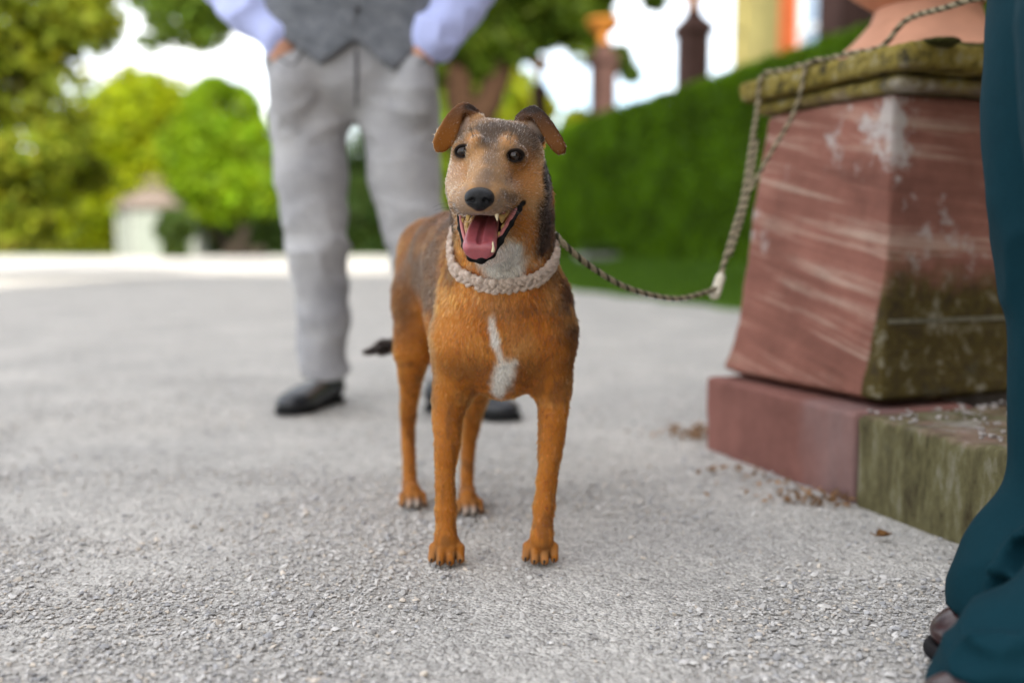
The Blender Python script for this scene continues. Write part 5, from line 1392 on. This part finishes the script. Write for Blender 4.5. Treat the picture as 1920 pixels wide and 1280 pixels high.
    nz = fbm(V, 60, 3, 11); nz2 = fbm(V, 18, 3, 5)
    Ccol = np.tile(rust, (len(V), 1)) * (0.82 + 0.36 * nz2[:, None])
    length = np.full(len(V), 0.0085)
    lift = np.full(len(V), 0.30)
    def mixin(w, col):
        w = np.clip(w, 0, 1)[:, None]
        Ccol[:] = Ccol * (1 - w) + np.asarray(col) * w
    def blob(px, py, Y, rx, ry, rz=None, soft=0.45, jag=0.35):
        """Weight of an ellipsoid patch about this point; rx, ry in photo pixels, rz in metres of depth."""
        c = at(px, py, Y); k = Y / FPX
        rz = rz if rz else max(rx, ry) * k
        q = np.sqrt(((V[:, 0] - c[0]) / (rx * k)) ** 2 + ((V[:, 2] - c[2]) / (ry * k)) ** 2 + ((V[:, 1] - c[1]) / rz) ** 2)
        q = q + (nz - 0.5) * jag
        return np.clip((1 + soft / 2 - q) / soft, 0, 1)
    def sm(a, b, x):
        t = np.clip((x - a) / (b - a), 0, 1); return t * t * (3 - 2 * t)
    X, Y, Z = V.T
    head = (Y < 1.53) & (Z > 0.47)
    trunk = Y > 1.56
    # saddle: greyish brown back and flanks
    axis_x = -0.012 + (Y - 1.60) * -0.33
    side = np.abs(X - axis_x)
    sad = sm(0.36, 0.45, Z + (nz2 - 0.5) * 0.10 + side * 0.35 - 0.02) * sm(1.60, 1.66, Y) * (1 - sm(1.86, 1.95, Y) * 0.55)
    mixin(sad * 0.9, grey * 0.9)
    mixin(sm(0.50, 0.56, Z + (nz - 0.5) * 0.06) * sm(1.62, 1.7, Y) * (1 - sm(1.88, 2.0, Y)), dark * 1.6)
    mixin(blob(764, 590, 1.94, 36, 70, 0.10, 0.9) * 0.9, brown * 0.3)
    mixin(sm(0.44, 0.55, Z) * sm(1.9, 1.98, Y) * 0.5, brown)
    # dark outer shoulder, right side of photo, and neck sides
    mixin(blob(1074, 560, 1.58, 44, 120, 0.10, 0.9, 0.7) * 0.95, brown * 0.22)
    mixin(blob(842, 505, 1.57, 24, 36, 0.06, 0.9, 0.7) * 0.85, brown * 0.3)
    mixin(sm(0.46, 0.66, fbm(V, 15, 3, 91)) * 0.45 * (Z > 0.22), rust * 0.55)
    mixin(sm(0.52, 0.70, fbm(V, 22, 3, 95)) * 0.35 * (Y < 1.62) * (Z > 0.25), np.array([0.62, 0.30, 0.085]))
    mixin(blob(1030, 520, 1.56, 30, 26, 0.06, 1.0, 0.9) * 0.5, brown * 0.8)
    mixin(blob(955, 585, 1.52, 60, 16, 0.06, 1.2, 1.2) * 0.4, brown)
    mixin(blob(862, 640, 1.55, 34, 44, 0.06, 1.2, 0.8) * 0.35, rust * 1.25 + 0.02)
    mixin(blob(1030, 655, 1.55, 30, 40, 0.06, 1.2, 0.8) * 0.30, rust * 1.25 + 0.02)
    mixin(blob(1075, 690, 1.60, 20, 60, 0.06, 0.9) * 0.6, brown * 0.6)
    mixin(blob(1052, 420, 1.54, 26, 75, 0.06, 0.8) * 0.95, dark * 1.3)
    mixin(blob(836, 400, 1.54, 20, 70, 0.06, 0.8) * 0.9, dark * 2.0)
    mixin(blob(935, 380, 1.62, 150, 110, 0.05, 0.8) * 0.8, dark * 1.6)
    mixin(blob(812, 640, 1.62, 18, 120, 0.05, 0.9) * 0.65, grey)
    # chest: paler streaks, dark seams, white throat and blaze
    mixin(blob(930, 560, 1.52, 40, 36, 0.06, 1.2, 0.8) * 0.30, tan)
    mixin(blob(968, 640, 1.53, 26, 40, 0.05, 1.2, 0.8) * 0.35, tan)
    mixin(blob(892, 692, 1.55, 46, 20, 0.06, 1.4, 1.2) * 0.6, brown)
    mixin(blob(990, 696, 1.55, 26, 26, 0.06, 1.4, 1.2) * 0.5, brown)
    for bx, by, brx, bry, bw in ((924, 606, 8, 20, 0.8), (930, 634, 9, 24, 0.95), (937, 660, 7, 14, 0.8), (947, 686, 19, 22, 1.0), (942, 710, 20, 30, 1.0), (934, 734, 13, 16, 1.0), (962, 674, 8, 10, 0.6)):
        mixin(blob(bx, by, 1.545, brx, bry, 0.08, 0.7, 0.9) * bw, white)
    # legs: darker upright streaks, tendon shading painted into the coat
    mixin(sm(0.50, 0.68, fbm(V * np.array([1, 1, 0.16]), 110, 2, 97)) * 0.5 * (Z < 0.30), brown * 0.9)
    mixin(sm(0.05, 0.0, Z) * 0.45 * (nz > 0.35), tan)
    for (c, f, s, sc, toes) in paws[2:]:
        for k2, _, _ in toes[1:3]:
            mixin(np.clip(1.3 - np.linalg.norm(V - k2, axis=1) / 0.013, 0, 1) * 0.8, white * 0.7)
    for (c, f, s, sc, toes) in paws:
        for ta, tb in zip(toes[:-1], toes[1:]):
            m = (ta[0] + tb[0]) / 2 + np.array([0, 0, 0.002]); 
            mixin(np.clip(1.2 - np.linalg.norm((V - m) / np.array([0.0032, 0.020, 0.016]), axis=1), 0, 1) * 0.8, dark)  # dark colour painted into the gaps between toes for their shade
    tailw = sm(-0.205, -0.255, X + (nz - 0.5) * 0.02) * sm(2.05, 2.08, Y)
    mixin(tailw, dark)
    # face
    face = head & (Y < 1.52)
    fw = face.astype(float)
    mixin(fw * sm(1.525, 1.49, Y), tan * 0.95)
    mixin(fw * blob(925, 246, 1.44, 66, 32, 0.12, 0.8, 0.9), grey * 1.05)
    mixin(fw * blob(990, 262, 1.46, 30, 40, 0.12, 0.8, 0.7) * 0.9, grey * 1.05)
    mixin(fw * blob(922, 300, 1.42, 16, 54, 0.12, 0.8, 0.9) * 0.7, grey * 1.3)
    mixin(fw * blob(908, 345, 1.37, 17, 24, 0.12, 0.8, 0.7) * 0.6, grey * 1.3)
    mixin(fw * blob(885, 255, 1.42, 15, 15, 0.05, 0.7, 0.5) * 0.85, tan * [1.1, 1.0, 0.9])
    mixin(fw * blob(953, 260, 1.42, 16, 15, 0.05, 0.7, 0.5) * 0.85, tan * [1.1, 1.0, 0.9])
    mixin(fw * blob(862, 322, 1.46, 22, 22, 0.05, 0.9, 0.7) * 0.4, rust)
    mixin(fw * blob(940, 335, 1.42, 22, 34, 0.05, 0.9, 0.9) * 0.45, np.array([0.40, 0.24, 0.13]))
    mixin(fw * blob(893, 325, 1.41, 14, 30, 0.05, 0.9, 0.9) * 0.40, np.array([0.42, 0.27, 0.16]))
    mixin(fw * blob(955, 345, 1.42, 20, 14, 0.04, 0.9, 0.9) * 0.45, np.array([0.60, 0.50, 0.42]))
    mixin(fw * blob(905, 408, 1.35, 46, 10, 0.05, 0.6, 0.8) * 0.5, np.array([0.55, 0.50, 0.46]))
    mixin(fw * blob(978, 330, 1.45, 40, 40, 0.06, 0.9, 0.6) * 0.5, rust * 1.15)
    mixin(fw * blob(855, 345, 1.46, 18, 46, 0.06, 0.8, 0.5) * 0.25, white * 0.7)
    mixin(fw * blob(872, 386, 1.37, 24, 28, 0.06, 0.8, 1.2) * 0.6, np.array([0.25, 0.22, 0.20]))
    mixin(fw * blob(930, 385, 1.37, 30, 24, 0.06, 0.8, 1.2) * 0.6, np.array([0.24, 0.21, 0.19]))
    mixin(fw * blob(950, 370, 1.39, 26, 12, 0.06, 0.8, 1.2) * 0.7, grey * 0.7)
    mixin(fw * blob(960, 410, 1.47, 34, 30, 0.06, 0.7, 0.5) * 0.6, rust)
    mixin(blob(1023, 345, 1.51, 11, 62, 0.06, 0.4, 0.3), dark * 0.25)  # shadow of the gap between cheek and neck, painted as black fur
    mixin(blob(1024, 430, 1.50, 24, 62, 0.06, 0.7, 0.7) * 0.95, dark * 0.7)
    mixin(blob(985, 438, 1.47, 24, 40, 0.06, 0.8, 0.5) * 0.75, rust)
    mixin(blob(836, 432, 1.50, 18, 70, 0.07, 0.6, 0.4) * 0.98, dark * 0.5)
    mixin(blob(853, 430, 1.46, 9, 36, 0.04, 0.8, 0.4) * 0.7, rust)
    thr = blob(944, 494, 1.46, 46, 40, 0.12, 0.4, 0.5)
    mixin(thr, white)
    mixin(blob(960, 470, 1.47, 24, 18, 0.12, 0.5, 0.5), white)
    mixin(blob(905, 494, 1.40, 34, 13, 0.06, 0.5, 0.3) * (Z < at(0, 486, 1.38)[2]), white * 0.95)
    # ears
    def poly_d(P):
        best = np.full(len(V), 9.0)
        for a_, b_ in zip(P[:-1], P[1:]):
            ab = b_ - a_; tt = np.clip(((V - a_) @ ab) / (ab @ ab), 0, 1)
            best = np.minimum(best, np.linalg.norm(V - a_ - tt[:, None] * ab, axis=1))
        return best
    up_h = Z > at(0, 262, 1.50)[2]
    ear = np.zeros(len(V), bool); earw = np.zeros(len(V))
    for fl, (ax_, ay_), sgn in ((flapL, (866, 236), -1), (flapR, (1003, 240), 1)):
        mid = (fl[0] + fl[1]) / 2
        dm, do = poly_d(mid), poly_d(fl[0])
        near = np.linalg.norm((V - at(ax_, ay_, 1.50)) / np.array([0.032, 0.035, 0.04]), axis=1)
        cup = sm(1.0, 0.8, near) * (sgn * (X - at(ax_ - sgn * 14, 0, 1.5)[0]) > 0)
        mixin(cup, np.array([0.52, 0.37, 0.28]) if sgn < 0 else np.array([0.36, 0.27, 0.21]))
        mixin(cup * sm(at(0, 240, 1.48)[2], at(0, 262, 1.48)[2], Z) * 0.85, dark); mixin(cup * sm(0.014, 0.022, dm) * sm(1.485, 1.515, Y) * 0.6, np.array([0.10, 0.05, 0.04]))
        wfl = sm(0.0155, 0.0115, dm)
        alongz = sm(at(0, 205, 1.48)[2], at(0, 270, 1.46)[2], Z)
        mixin(wfl, (rust * 0.50 if sgn < 0 else brown * 0.55) ); mixin(wfl * (1 - alongz) * 0.6, dark * 1.6)
        mixin(wfl * sm(0.0055, 0.003, do) * (0.35 if sgn < 0 else 0.75), (dark if sgn > 0 else rust * 0.5))
        mixin(wfl * alongz * (0.5 if sgn < 0 else 0.35), rust * 0.6)
        ear |= (wfl > 0.3) | ((cup > 0.5) & (Y > 1.47)); earw = np.maximum(earw, wfl)
    mixin(blob(884, 204, 1.495, 14, 9, 0.03, 0.6, 0.4) * 0.85, dark)
    mixin(blob(1000, 206, 1.49, 18, 9, 0.03, 0.6, 0.4) * 0.85, dark)
    griz = np.maximum.reduce([fw * blob(866, 388, 1.37, 26, 26, 0.07, 0.9, 0.8), fw * blob(936, 380, 1.37, 38, 24, 0.07, 0.9, 0.8), fw * blob(905, 404, 1.35, 46, 12, 0.06, 0.8, 0.5), fw * blob(950, 352, 1.42, 26, 14, 0.05, 0.9, 0.8) * 0.6,
                              fw * blob(912, 330, 1.40, 16, 40, 0.06, 0.9, 0.8) * 0.4, fw * blob(925, 250, 1.44, 70, 34, 0.12, 0.9, 0.8) * 0.25])
    # eye rims, mouth lining, lips
    bare = np.zeros(len(V))
    for c, r, p in eyes:
        dd = np.sqrt(((V[:, 0] - p[0]) / pr(16, 1.43)) ** 2 + ((V[:, 2] - p[2]) / pr(12.5, 1.43)) ** 2 + ((V[:, 1] - p[1]) / 0.02) ** 2)
        mixin(sm(1.22, 1.0, dd), black); bare = np.maximum(bare, sm(1.18, 1.06, dd))
        mixin(sm(1.9, 1.1, dd) * 0.45 * fw, dark)
    def seg_d(pts):
        best = np.full(len(V), 9.0)
        for (a, ra), (b, rb) in zip(pts[:-1], pts[1:]):
            ab = b - a; t = np.clip(((V - a) @ ab) / (ab @ ab), 0, 1)
            best = np.minimum(best, np.linalg.norm(V - a - t[:, None] * ab, axis=1) - (ra + (rb - ra) * t))
        return best
    lin = seg_d(mouth)
    mixin(sm(0.0045, 0.0015, lin) * fw, np.array([0.05, 0.012, 0.012])); bare = np.maximum(bare, sm(0.005, 0.002, lin) * fw)
    lip = seg_d(rim)
    mixin(sm(0.0045, 0.0025, lip) * fw * ((Z < at(0, 470, 1.36)[2]) | (X > at(940, 0, 1.40)[0])) + sm(0.003, 0.0012, lip) * fw, black); bare = np.maximum(bare, sm(0.0045, 0.0028, lip) * fw)
    nose_c = at(899, 373, 1.33)
    bare = np.maximum(bare, sm(1.15, 0.95, np.linalg.norm((V - nose_c) / np.array([0.021, 0.03, 0.0175]), axis=1)))
    # hair length
    length = np.where(face, 0.0062 + 0.003 * sm(1.45, 1.52, Y), length)
    length = np.where(head & (Z < at(0, 440, 1.48)[2]), 0.009, length)
    length = np.where((Y > 1.51) & (Y < 1.68) & (Z > 0.40), 0.0105, length)
    length = np.where(Z < 0.28, 0.0075, length)
    length = np.where(Z < 0.05, 0.0030, length)
    length = np.where(tailw > 0.2, 0.020, length)
    length = np.where(ear, 0.0036, length)
    muz = fw * sm(1.41, 1.37, Y); length = length * (1 - muz * 0.35)
    length = np.where((thr > 0.2), 0.011, length)
    # lie of the hair
    flow = np.zeros_like(V)
    flow[:] = (-0.25, 0.75, -0.6)
    flow[(Y < 1.62) & (Z < 0.56)] = (0.0, 0.15, -1.0)
    flow[Z < 0.30] = (0, 0.12, -1.0)
    flow[Z < 0.05] = (0, -0.8, -0.5)
    hd = V - np.array([nose_c[0] + 0.002, 1.30, nose_c[2] - 0.012]); hd /= np.linalg.norm(hd, axis=1, keepdims=True)
    flow[face] = hd[face]
    low = face & (Z < at(0, 440, 1.4)[2]); flow[low] = (0.1, 0.5, -1)
    flow[ear] = np.where((X[ear] < at(935, 0, 1.48)[0])[:, None], (-0.6, -0.3, -0.9), (0.6, -0.3, -0.9))
    flow[tailw > 0.05] = (-1, 0.1, -0.25)
    sw = np.stack([fbm(V, 26, 2, 21) - 0.5, fbm(V, 26, 2, 22) - 0.5, fbm(V, 26, 2, 23) - 0.5], 1)
    flow = flow + sw * 1.5 * np.where(Z < 0.28, 0.3, 1.0)[:, None] * np.where(face, 0.5, 1.0)[:, None]
    clump = np.stack([vnoise(V, 110, 31) - 0.5, vnoise(V, 110, 32) - 0.5, vnoise(V, 110, 33) - 0.5], 1)
    flow = flow + clump * 0.8
    t = flow - (flow * N).sum(1, keepdims=True) * N
    t /= np.linalg.norm(t, axis=1, keepdims=True) + 1e-9

    skin, nt, b = new_mat("dog_skin")
    an = nd(nt, 'ShaderNodeAttribute', attribute_name='coat')
    hs = nd(nt, 'ShaderNodeHueSaturation', Value=0.62)
    nt.links.new(an.outputs['Color'], hs.inputs['Color']); nt.links.new(hs.outputs['Color'], b.inputs['Base Color'])
    b.inputs['Roughness'].default_value = 0.6
    b.inputs['Specular IOR Level'].default_value = 0.08
    me = np_mesh("dog_body", V - O, Q)
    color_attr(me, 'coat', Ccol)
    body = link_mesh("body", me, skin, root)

    # ---- fur
    tri = np.concatenate([Q[:, [0, 1, 2]], Q[:, [0, 2, 3]]])
    area = 0.5 * np.linalg.norm(np.cross(V[tri[:, 1]] - V[tri[:, 0]], V[tri[:, 2]] - V[tri[:, 0]]), axis=1)
    cen = V[tri].mean(1)
    dens = np.where(cen[:, 1] < 1.53, 2.6, 1.0) * np.where(cen[:, 2] < 0.28, 1.6, 1.0)
    dens = dens * (1 - bare[tri[:, 0]])
    w = area * dens; w /= w.sum()
    NH = 330000
    ti = RNG.choice(len(tri), NH, p=w)
    r1, r2 = np.sqrt(RNG.random(NH)), RNG.random(NH)
    bc = np.stack([1 - r1, r1 * (1 - r2), r1 * r2], 1)
    def interp(Aa): return (Aa[tri[ti]] * bc[:, :, None]).sum(1) if Aa.ndim == 2 else (Aa[tri[ti]] * bc).sum(1)
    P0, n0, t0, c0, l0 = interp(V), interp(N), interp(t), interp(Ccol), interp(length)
    l0 = l0 * (0.65 + 0.6 * RNG.random(NH))
    t0 = t0 + RNG.normal(0, 0.16, (NH, 3)); t0 /= np.linalg.norm(t0, axis=1, keepdims=True)
    n0 /= np.linalg.norm(n0, axis=1, keepdims=True)
    lf = (0.30 + 0.22 * RNG.random(NH))[:, None]
    K = 4
    pts = np.zeros((NH, K, 3), np.float32)
    for k in range(K):
        s = k / (K - 1)
        up = lf * s - 0.34 * s * s
        pts[:, k] = P0 - n0 * 0.0008 + l0[:, None] * (n0 * up + t0 * s * (0.72 + 0.22 * s))
    pts[:, :, 2] = np.maximum(pts[:, :, 2], 0.001)
    cu = bpy.data.hair_curves.new("dog_fur")
    cu.add_curves([K] * NH)
    cu.points.foreach_set("position", (pts - O).astype(np.float32).ravel())
    rad = np.tile(np.array([0.00024, 0.00022, 0.00016, 0.00004], np.float32), NH)
    big = np.repeat(np.clip(l0 / 0.010, 0.7, 1.35), K).astype(np.float32)
    if 'radius' not in cu.attributes: cu.attributes.new('radius', 'FLOAT', 'POINT')
    cu.attributes['radius'].data.foreach_set("value", rad * big * np.repeat(np.where(RNG.random(NH) < 0.12, 1.9, 1.0), K).astype(np.float32))
    # neighbouring hairs lie together in small locks, each lock with its own tone
    lock = 0.0030 * np.where(interp(fw) > 0.5, 0.72, 1.0) * np.where(P0[:, 2] < 0.28, 0.85, 1.0)
    jit = P0 + 0.0012 * np.stack([vnoise(P0, 420, 51), vnoise(P0, 420, 52), vnoise(P0, 420, 53)], 1)
    key = np.floor(jit / (lock[:, None] * np.array([1, 1, 1.9]))).astype(np.int64)
    kid = ((key[:, 0] + 16384) << 40) | ((key[:, 1] + 16384) << 20) | (key[:, 2] + 16384)
    _, inv = np.unique(kid, return_inverse=True)
    cnt = np.bincount(inv).astype(float)
    ltone = (0.55 + 0.85 * RNG.random(len(cnt)))[inv][:, None]
    tip = pts[:, -1].astype(np.float64)
    mean = np.stack([np.bincount(inv, tip[:, i]) / cnt for i in range(3)], 1)[inv]
    lkd = RNG.normal(0, 0.0011, (len(cnt), 3))[inv]
    for k in range(1, K):
        s_ = (k / (K - 1)) ** 1.5
        pts[:, k] += ((mean - tip) * 0.45 + lkd * (l0 / 0.008)[:, None]) * s_
    cu.points.foreach_set("position", (pts - O).astype(np.float32).ravel())
    tone = ltone * (0.55 + 0.75 * RNG.random(NH) ** 1.2)[:, None] * (0.85 + 0.4 * vnoise(P0 * np.array([1, 0.7, 0.40]), 300, 41))[:, None] * (0.70 + 0.6 * fbm(P0 * np.array([1, 0.7, 0.45]), 90, 2, 43))[:, None]
    grz = (RNG.random(NH) < 0.26)[:, None] & (interp(fw) > 0.5)[:, None] & (c0.max(1) > 0.07)[:, None]
    g_ = interp(griz); u_ = RNG.random(NH)
    c0 = np.where((u_ < 0.45 * g_)[:, None], np.array([0.62, 0.58, 0.54]), c0); c0 = np.where((u_ > 1 - 0.36 * g_)[:, None], np.array([0.055, 0.045, 0.040]), c0)
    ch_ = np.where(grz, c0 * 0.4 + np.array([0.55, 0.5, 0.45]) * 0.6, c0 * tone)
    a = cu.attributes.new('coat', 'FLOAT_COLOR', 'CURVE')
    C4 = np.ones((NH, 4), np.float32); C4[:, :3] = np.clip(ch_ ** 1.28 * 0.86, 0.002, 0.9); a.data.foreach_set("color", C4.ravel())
    fm, nt, b = new_mat("dog_fur")
    an = nd(nt, 'ShaderNodeAttribute', attribute_name='coat')
    hb = nd(nt, 'ShaderNodeBsdfHairPrincipled'); hb.parametrization = 'COLOR'
    hb.inputs['Roughness'].default_value = 0.32; hb.inputs['Radial Roughness'].default_value = 0.55; hb.inputs['Random Roughness'].default_value = 0.3; hb.inputs['IOR'].default_value = 1.43
    nt.links.new(an.outputs['Color'], hb.inputs['Color'])
    nt.links.new(hb.outputs[0], nt.nodes['Material Output'].inputs['Surface'])
    cu.materials.append(fm)
    fur = bpy.data.objects.new("fur", cu); COL.objects.link(fur); fur.parent = root; fur["kind"] = "stuff"

    # ---- eyes
    em, nt, b = new_mat("dog_eye")
    b.inputs['Roughness'].default_value = 0.03; b.inputs['Specular IOR Level'].default_value = 0.36
    tc = nd(nt, 'ShaderNodeTexCoord')
    sx = nd(nt, 'ShaderNodeSeparateXYZ'); nt.links.new(tc.outputs['Object'], sx.inputs[0])
    rp = nd(nt, 'ShaderNodeValToRGB'); mr = nd(nt, 'ShaderNodeMapRange'); mr.inputs[1].default_value = -0.0125; mr.inputs[2].default_value = 0.0
    nt.links.new(sx.outputs[1], mr.inputs[0]); nt.links.new(mr.outputs[0], rp.inputs['Fac'])
    e0 = rp.color_ramp.elements
    e0[0].position = 0.0; e0[0].color = (0.002, 0.002, 0.002, 1); e0[1].position = 0.10; e0[1].color = (0.002, 0.002, 0.002, 1)
    for p_, c_ in ((0.13, (0.014, 0.006, 0.003, 1)), (0.40, (0.009, 0.004, 0.002, 1)), (0.46, (0.004, 0.003, 0.002, 1)), (1.0, (0.006, 0.005, 0.004, 1))):
        q = e0.new(p_); q.color = c_
    nt.links.new(rp.outputs['Color'], b.inputs['Base Color'])
    for c, r, p in eyes:
        f = Field(c - r * 1.3, c + r * 1.3, r / 9)
        f.ball(c, r * 0.965, 0.001)
        v, q = f.mesh()
        link_mesh("eye", np_mesh("dog_eye", v - c, q), em, root, c - O)
    # ---- nose
    f = Field(nose_c - 0.04, nose_c + 0.04, 0.0011)
    f.ball(nose_c + (0, 0, 0.003), (0.0190, 0.015, 0.0125), 0.004)
    f.ball(nose_c + (0, -0.002, -0.007), (0.0105, 0.0125, 0.0095), 0.008)
    f.ball(nose_c + (-0.0105, -0.004, 0.0), (0.0085, 0.0105, 0.0095), 0.005); f.ball(nose_c + (0.0105, -0.004, 0.0), (0.0085, 0.0105, 0.0095), 0.005)
    for s in (-1, 1):
        f.ball(nose_c + (s * 0.0085, -0.0165, -0.0025), (0.0042, 0.006, 0.0034), 0.002, 'sub')
        f.cone(nose_c + (s * 0.0105, -0.0145, -0.003), nose_c + (s * 0.0185, -0.006, -0.0035), 0.0018, 0.001, 0.0015, 'sub')
    f.cone(nose_c + (0, -0.019, 0.0), nose_c + (0, -0.0150, -0.016), 0.0012, 0.0016, 0.002, 'sub')
    v, q = f.mesh()
    nm = simple_mat("dog_nose", (0.004, 0.004, 0.005), 0.30, bump=0.3, bscale=900, spec=0.22)
    link_mesh("nose", np_mesh("dog_nose", v - O, q), nm, root)
    # ---- tongue
    lo = at(850, 500, 1.3); hi = at(970, 390, 1.5)
    f = Field(np.minimum(lo, hi) - 0.01, np.maximum(lo, hi) + 0.01, 0.0013)
    prev = None
    spine = [(at(913, 408, 1.445), 0.016, 0.006), (at(908, 424, 1.412), 0.0195, 0.006), (at(903, 442, 1.383), 0.0215, 0.006), (at(900, 458, 1.362), 0.0215, 0.0055), (at(899, 467, 1.352), 0.0195, 0.005)]
    sp = smooth_path([s_[0] for s_ in spine], 22)
    ws = np.interp(np.linspace(0, 4, 22), range(5), [s_[1] for s_ in spine])
    for p_, w_ in zip(sp, ws):
        f.cone(p_ + np.array([-w_ * 0.72, 0, 0.001]), p_ + np.array([w_ * 0.72, 0, 0.001]), 0.0055, 0.0055, 0.006)
    f.ball(spine[-1][0] + np.array([0, 0.002, -0.004]), (0.0185, 0.005, 0.011), 0.006)
    for a_, b_ in zip(sp[:-4], sp[1:-3]):
        nrm = np.array([0, -0.75, 0.66])
        f.cone(a_ + nrm * 0.0078, b_ + nrm * 0.0078, 0.0030, 0.0030, 0.003, 'sub')
    v, q = f.mesh()
    tm, nt, b = new_mat("dog_tongue")
    tc = nd(nt, 'ShaderNodeTexCoord'); nn = nd(nt, 'ShaderNodeTexNoise', Scale=120.0, Detail=4.0)
    nt.links.new(tc.outputs['Object'], nn.inputs['Vector'])
    rp = nd(nt, 'ShaderNodeValToRGB'); rp.color_ramp.elements[0].color = (0.20, 0.035, 0.048, 1); rp.color_ramp.elements[1].color = (0.40, 0.105, 0.115, 1)
    nt.links.new(nn.outputs['Fac'], rp.inputs['Fac']); nt.links.new(rp.outputs['Color'], b.inputs['Base Color'])
    b.inputs['Roughness'].default_value = 0.3; b.inputs['Subsurface Weight'].default_value = 0.25; b.inputs['Subsurface Scale'].default_value = 0.004
    bp = nd(nt, 'ShaderNodeBump', Strength=0.5, Distance=0.001)
    n2 = nd(nt, 'ShaderNodeTexNoise', Scale=700.0, Detail=2.0); nt.links.new(tc.outputs['Object'], n2.inputs['Vector'])
    nt.links.new(n2.outputs['Fac'], bp.inputs['Height']); nt.links.new(bp.outputs['Normal'], b.inputs['Normal'])
    link_mesh("tongue", np_mesh("dog_tongue", v - O, q), tm, root)
    # ---- gum along the right of the open mouth
    gm = simple_mat("dog_gum", (0.42, 0.15, 0.14), 0.3, noise=0.2, nscale=150)
    for path, rr_ in (([(970, 388, 1.432), (958, 408, 1.412), (944, 434, 1.392), (934, 455, 1.376)], 0.0040), ([(972, 380, 1.436), (955, 389, 1.42), (942, 398, 1.398)], 0.0034), ([(864, 402, 1.425), (867, 428, 1.402), (874, 456, 1.378)], 0.0028)):
        V_, F_ = tube(smooth_path([at(*q_) for q_ in path], 14), rr_, 7); link_mesh("gum", pymesh("dog_gum", V_ - O, F_, True), gm, root)
    # ---- teeth
    ivory = simple_mat("dog_tooth", (0.72, 0.62, 0.42), 0.25, noise=0.15, nscale=120)
    stained = simple_mat("dog_tooth_stained", (0.42, 0.27, 0.10), 0.3, noise=0.3, nscale=160)
    def tooth(px, py, Yd, w, h, up, lean=0.0, mt=None):
        c = at(px, py, Yd)
        P = [c + np.array([lean * s_, 0, (1 if up else -1) * h * s_]) for s_ in (-0.35, 0, 0.35, 0.7, 1.0)]
        v, fc = tube(np.array(P), np.array([w * 0.8, w, w * 0.8, w * 0.5, w * 0.14]), 7)
        link_mesh("tooth", pymesh("dog_tooth", v - O, fc, True), mt or ivory, root)
    tooth(878, 405, 1.352, 0.0036, 0.008, False, -0.001, stained); tooth(931, 402, 1.352, 0.0030, 0.009, False, 0.001)
    tooth(876, 420, 1.385, 0.0028, 0.006, False, 0, stained); tooth(868, 411, 1.405, 0.003, 0.005, False, 0, stained)
    tooth(941, 406, 1.385, 0.0048, 0.009, False, 0, stained); tooth(948, 397, 1.405, 0.0048, 0.008, False, 0, stained); tooth(955, 389, 1.423, 0.0044, 0.007, False, 0, stained)
    tooth(924, 468, 1.348, 0.0028, 0.011, True, 0.0); tooth(872, 466, 1.356, 0.0028, 0.010, True, -0.001)
    tooth(936, 442, 1.386, 0.0036, 0.006, True, 0, stained); tooth(944, 428, 1.398, 0.0042, 0.007, True, 0, stained)
    # ---- claws
    cm = simple_mat("dog_claw", (0.03, 0.024, 0.02), 0.4)
    for (c, f_, s, sc, toes) in paws:
        for k2, fv, s_ in toes:
            p0 = k2 + fv * 0.005 * s_ + np.array([0, 0, 0.001])
            P = np.array([p0, p0 + fv * 0.006 + np.array([0, 0, -0.0005]), p0 + fv * 0.010 + np.array([0, 0, -0.0045])])
            P[:, 2] = np.maximum(P[:, 2], 0.0016)
            v, fc = tube(P, np.array([0.0022, 0.0018, 0.0005]), 6)
            link_mesh("claw", pymesh("dog_claw", v - O, fc, True), cm, root)
    # ---- whiskers and brow hairs
    W = []
    for s, cx, cy in ((-1, 872, 385), (1, 934, 384)):
        for k in range(12):
            p = at(cx + s * RNG.uniform(-6, 12), cy + RNG.uniform(-10, 12), 1.352 + RNG.uniform(0, 0.03))
            d_ = np.array([s * RNG.uniform(0.6, 1.2), RNG.uniform(-0.5, 0.2), RNG.uniform(-0.5, 0.25)]); d_ /= np.linalg.norm(d_)
            ln = RNG.uniform(0.02, 0.045)
            W.append(np.array([p - d_ * 0.008, p + d_ * ln * 0.4, p + d_ * ln * 0.75 + (0, 0, -ln * 0.06), p + d_ * ln + (0, 0, -ln * 0.18)]))
    for (cx, cy, s) in ((886, 250, -1), (955, 256, 1)):
        for k in range(6):
            p = at(cx + RNG.uniform(-5, 5), cy + RNG.uniform(-4, 4), 1.405)
            d_ = np.array([s * RNG.uniform(0, 0.5), -0.8, RNG.uniform(0.3, 0.9)]); d_ /= np.linalg.norm(d_); ln = 0.016
            W.append(np.array([p - d_ * 0.01, p + d_ * ln * 0.3, p + d_ * ln * 0.7, p + d_ * ln + (0, 0, -0.003)]))
    cw = bpy.data.hair_curves.new("dog_whiskers"); cw.add_curves([4] * len(W))
    cw.points.foreach_set("position", (np.array(W) - O).astype(np.float32).ravel())
    if 'radius' not in cw.attributes: cw.attributes.new('radius', 'FLOAT', 'POINT')
    cw.attributes['radius'].data.foreach_set("value", np.tile(np.array([0.00024, 0.00022, 0.00016, 0.00005], np.float32), len(W)))
    cw.materials.append(simple_mat("dog_whisker", (0.05, 0.045, 0.04), 0.4))
    ow = bpy.data.objects.new("whiskers", cw); COL.objects.link(ow); ow.parent = root; ow["kind"] = "stuff"
    return fd
# ================================================================== the place
build_ground()
build_unseen_house()
build_yellow_house()
build_pillars()
build_pavilion()
build_plants()
build_plinth()
build_litter()
build_man()
HAND = build_handler()
DOG_FIELD = build_dog()
build_collar(DOG_FIELD)
build_leash(HAND)
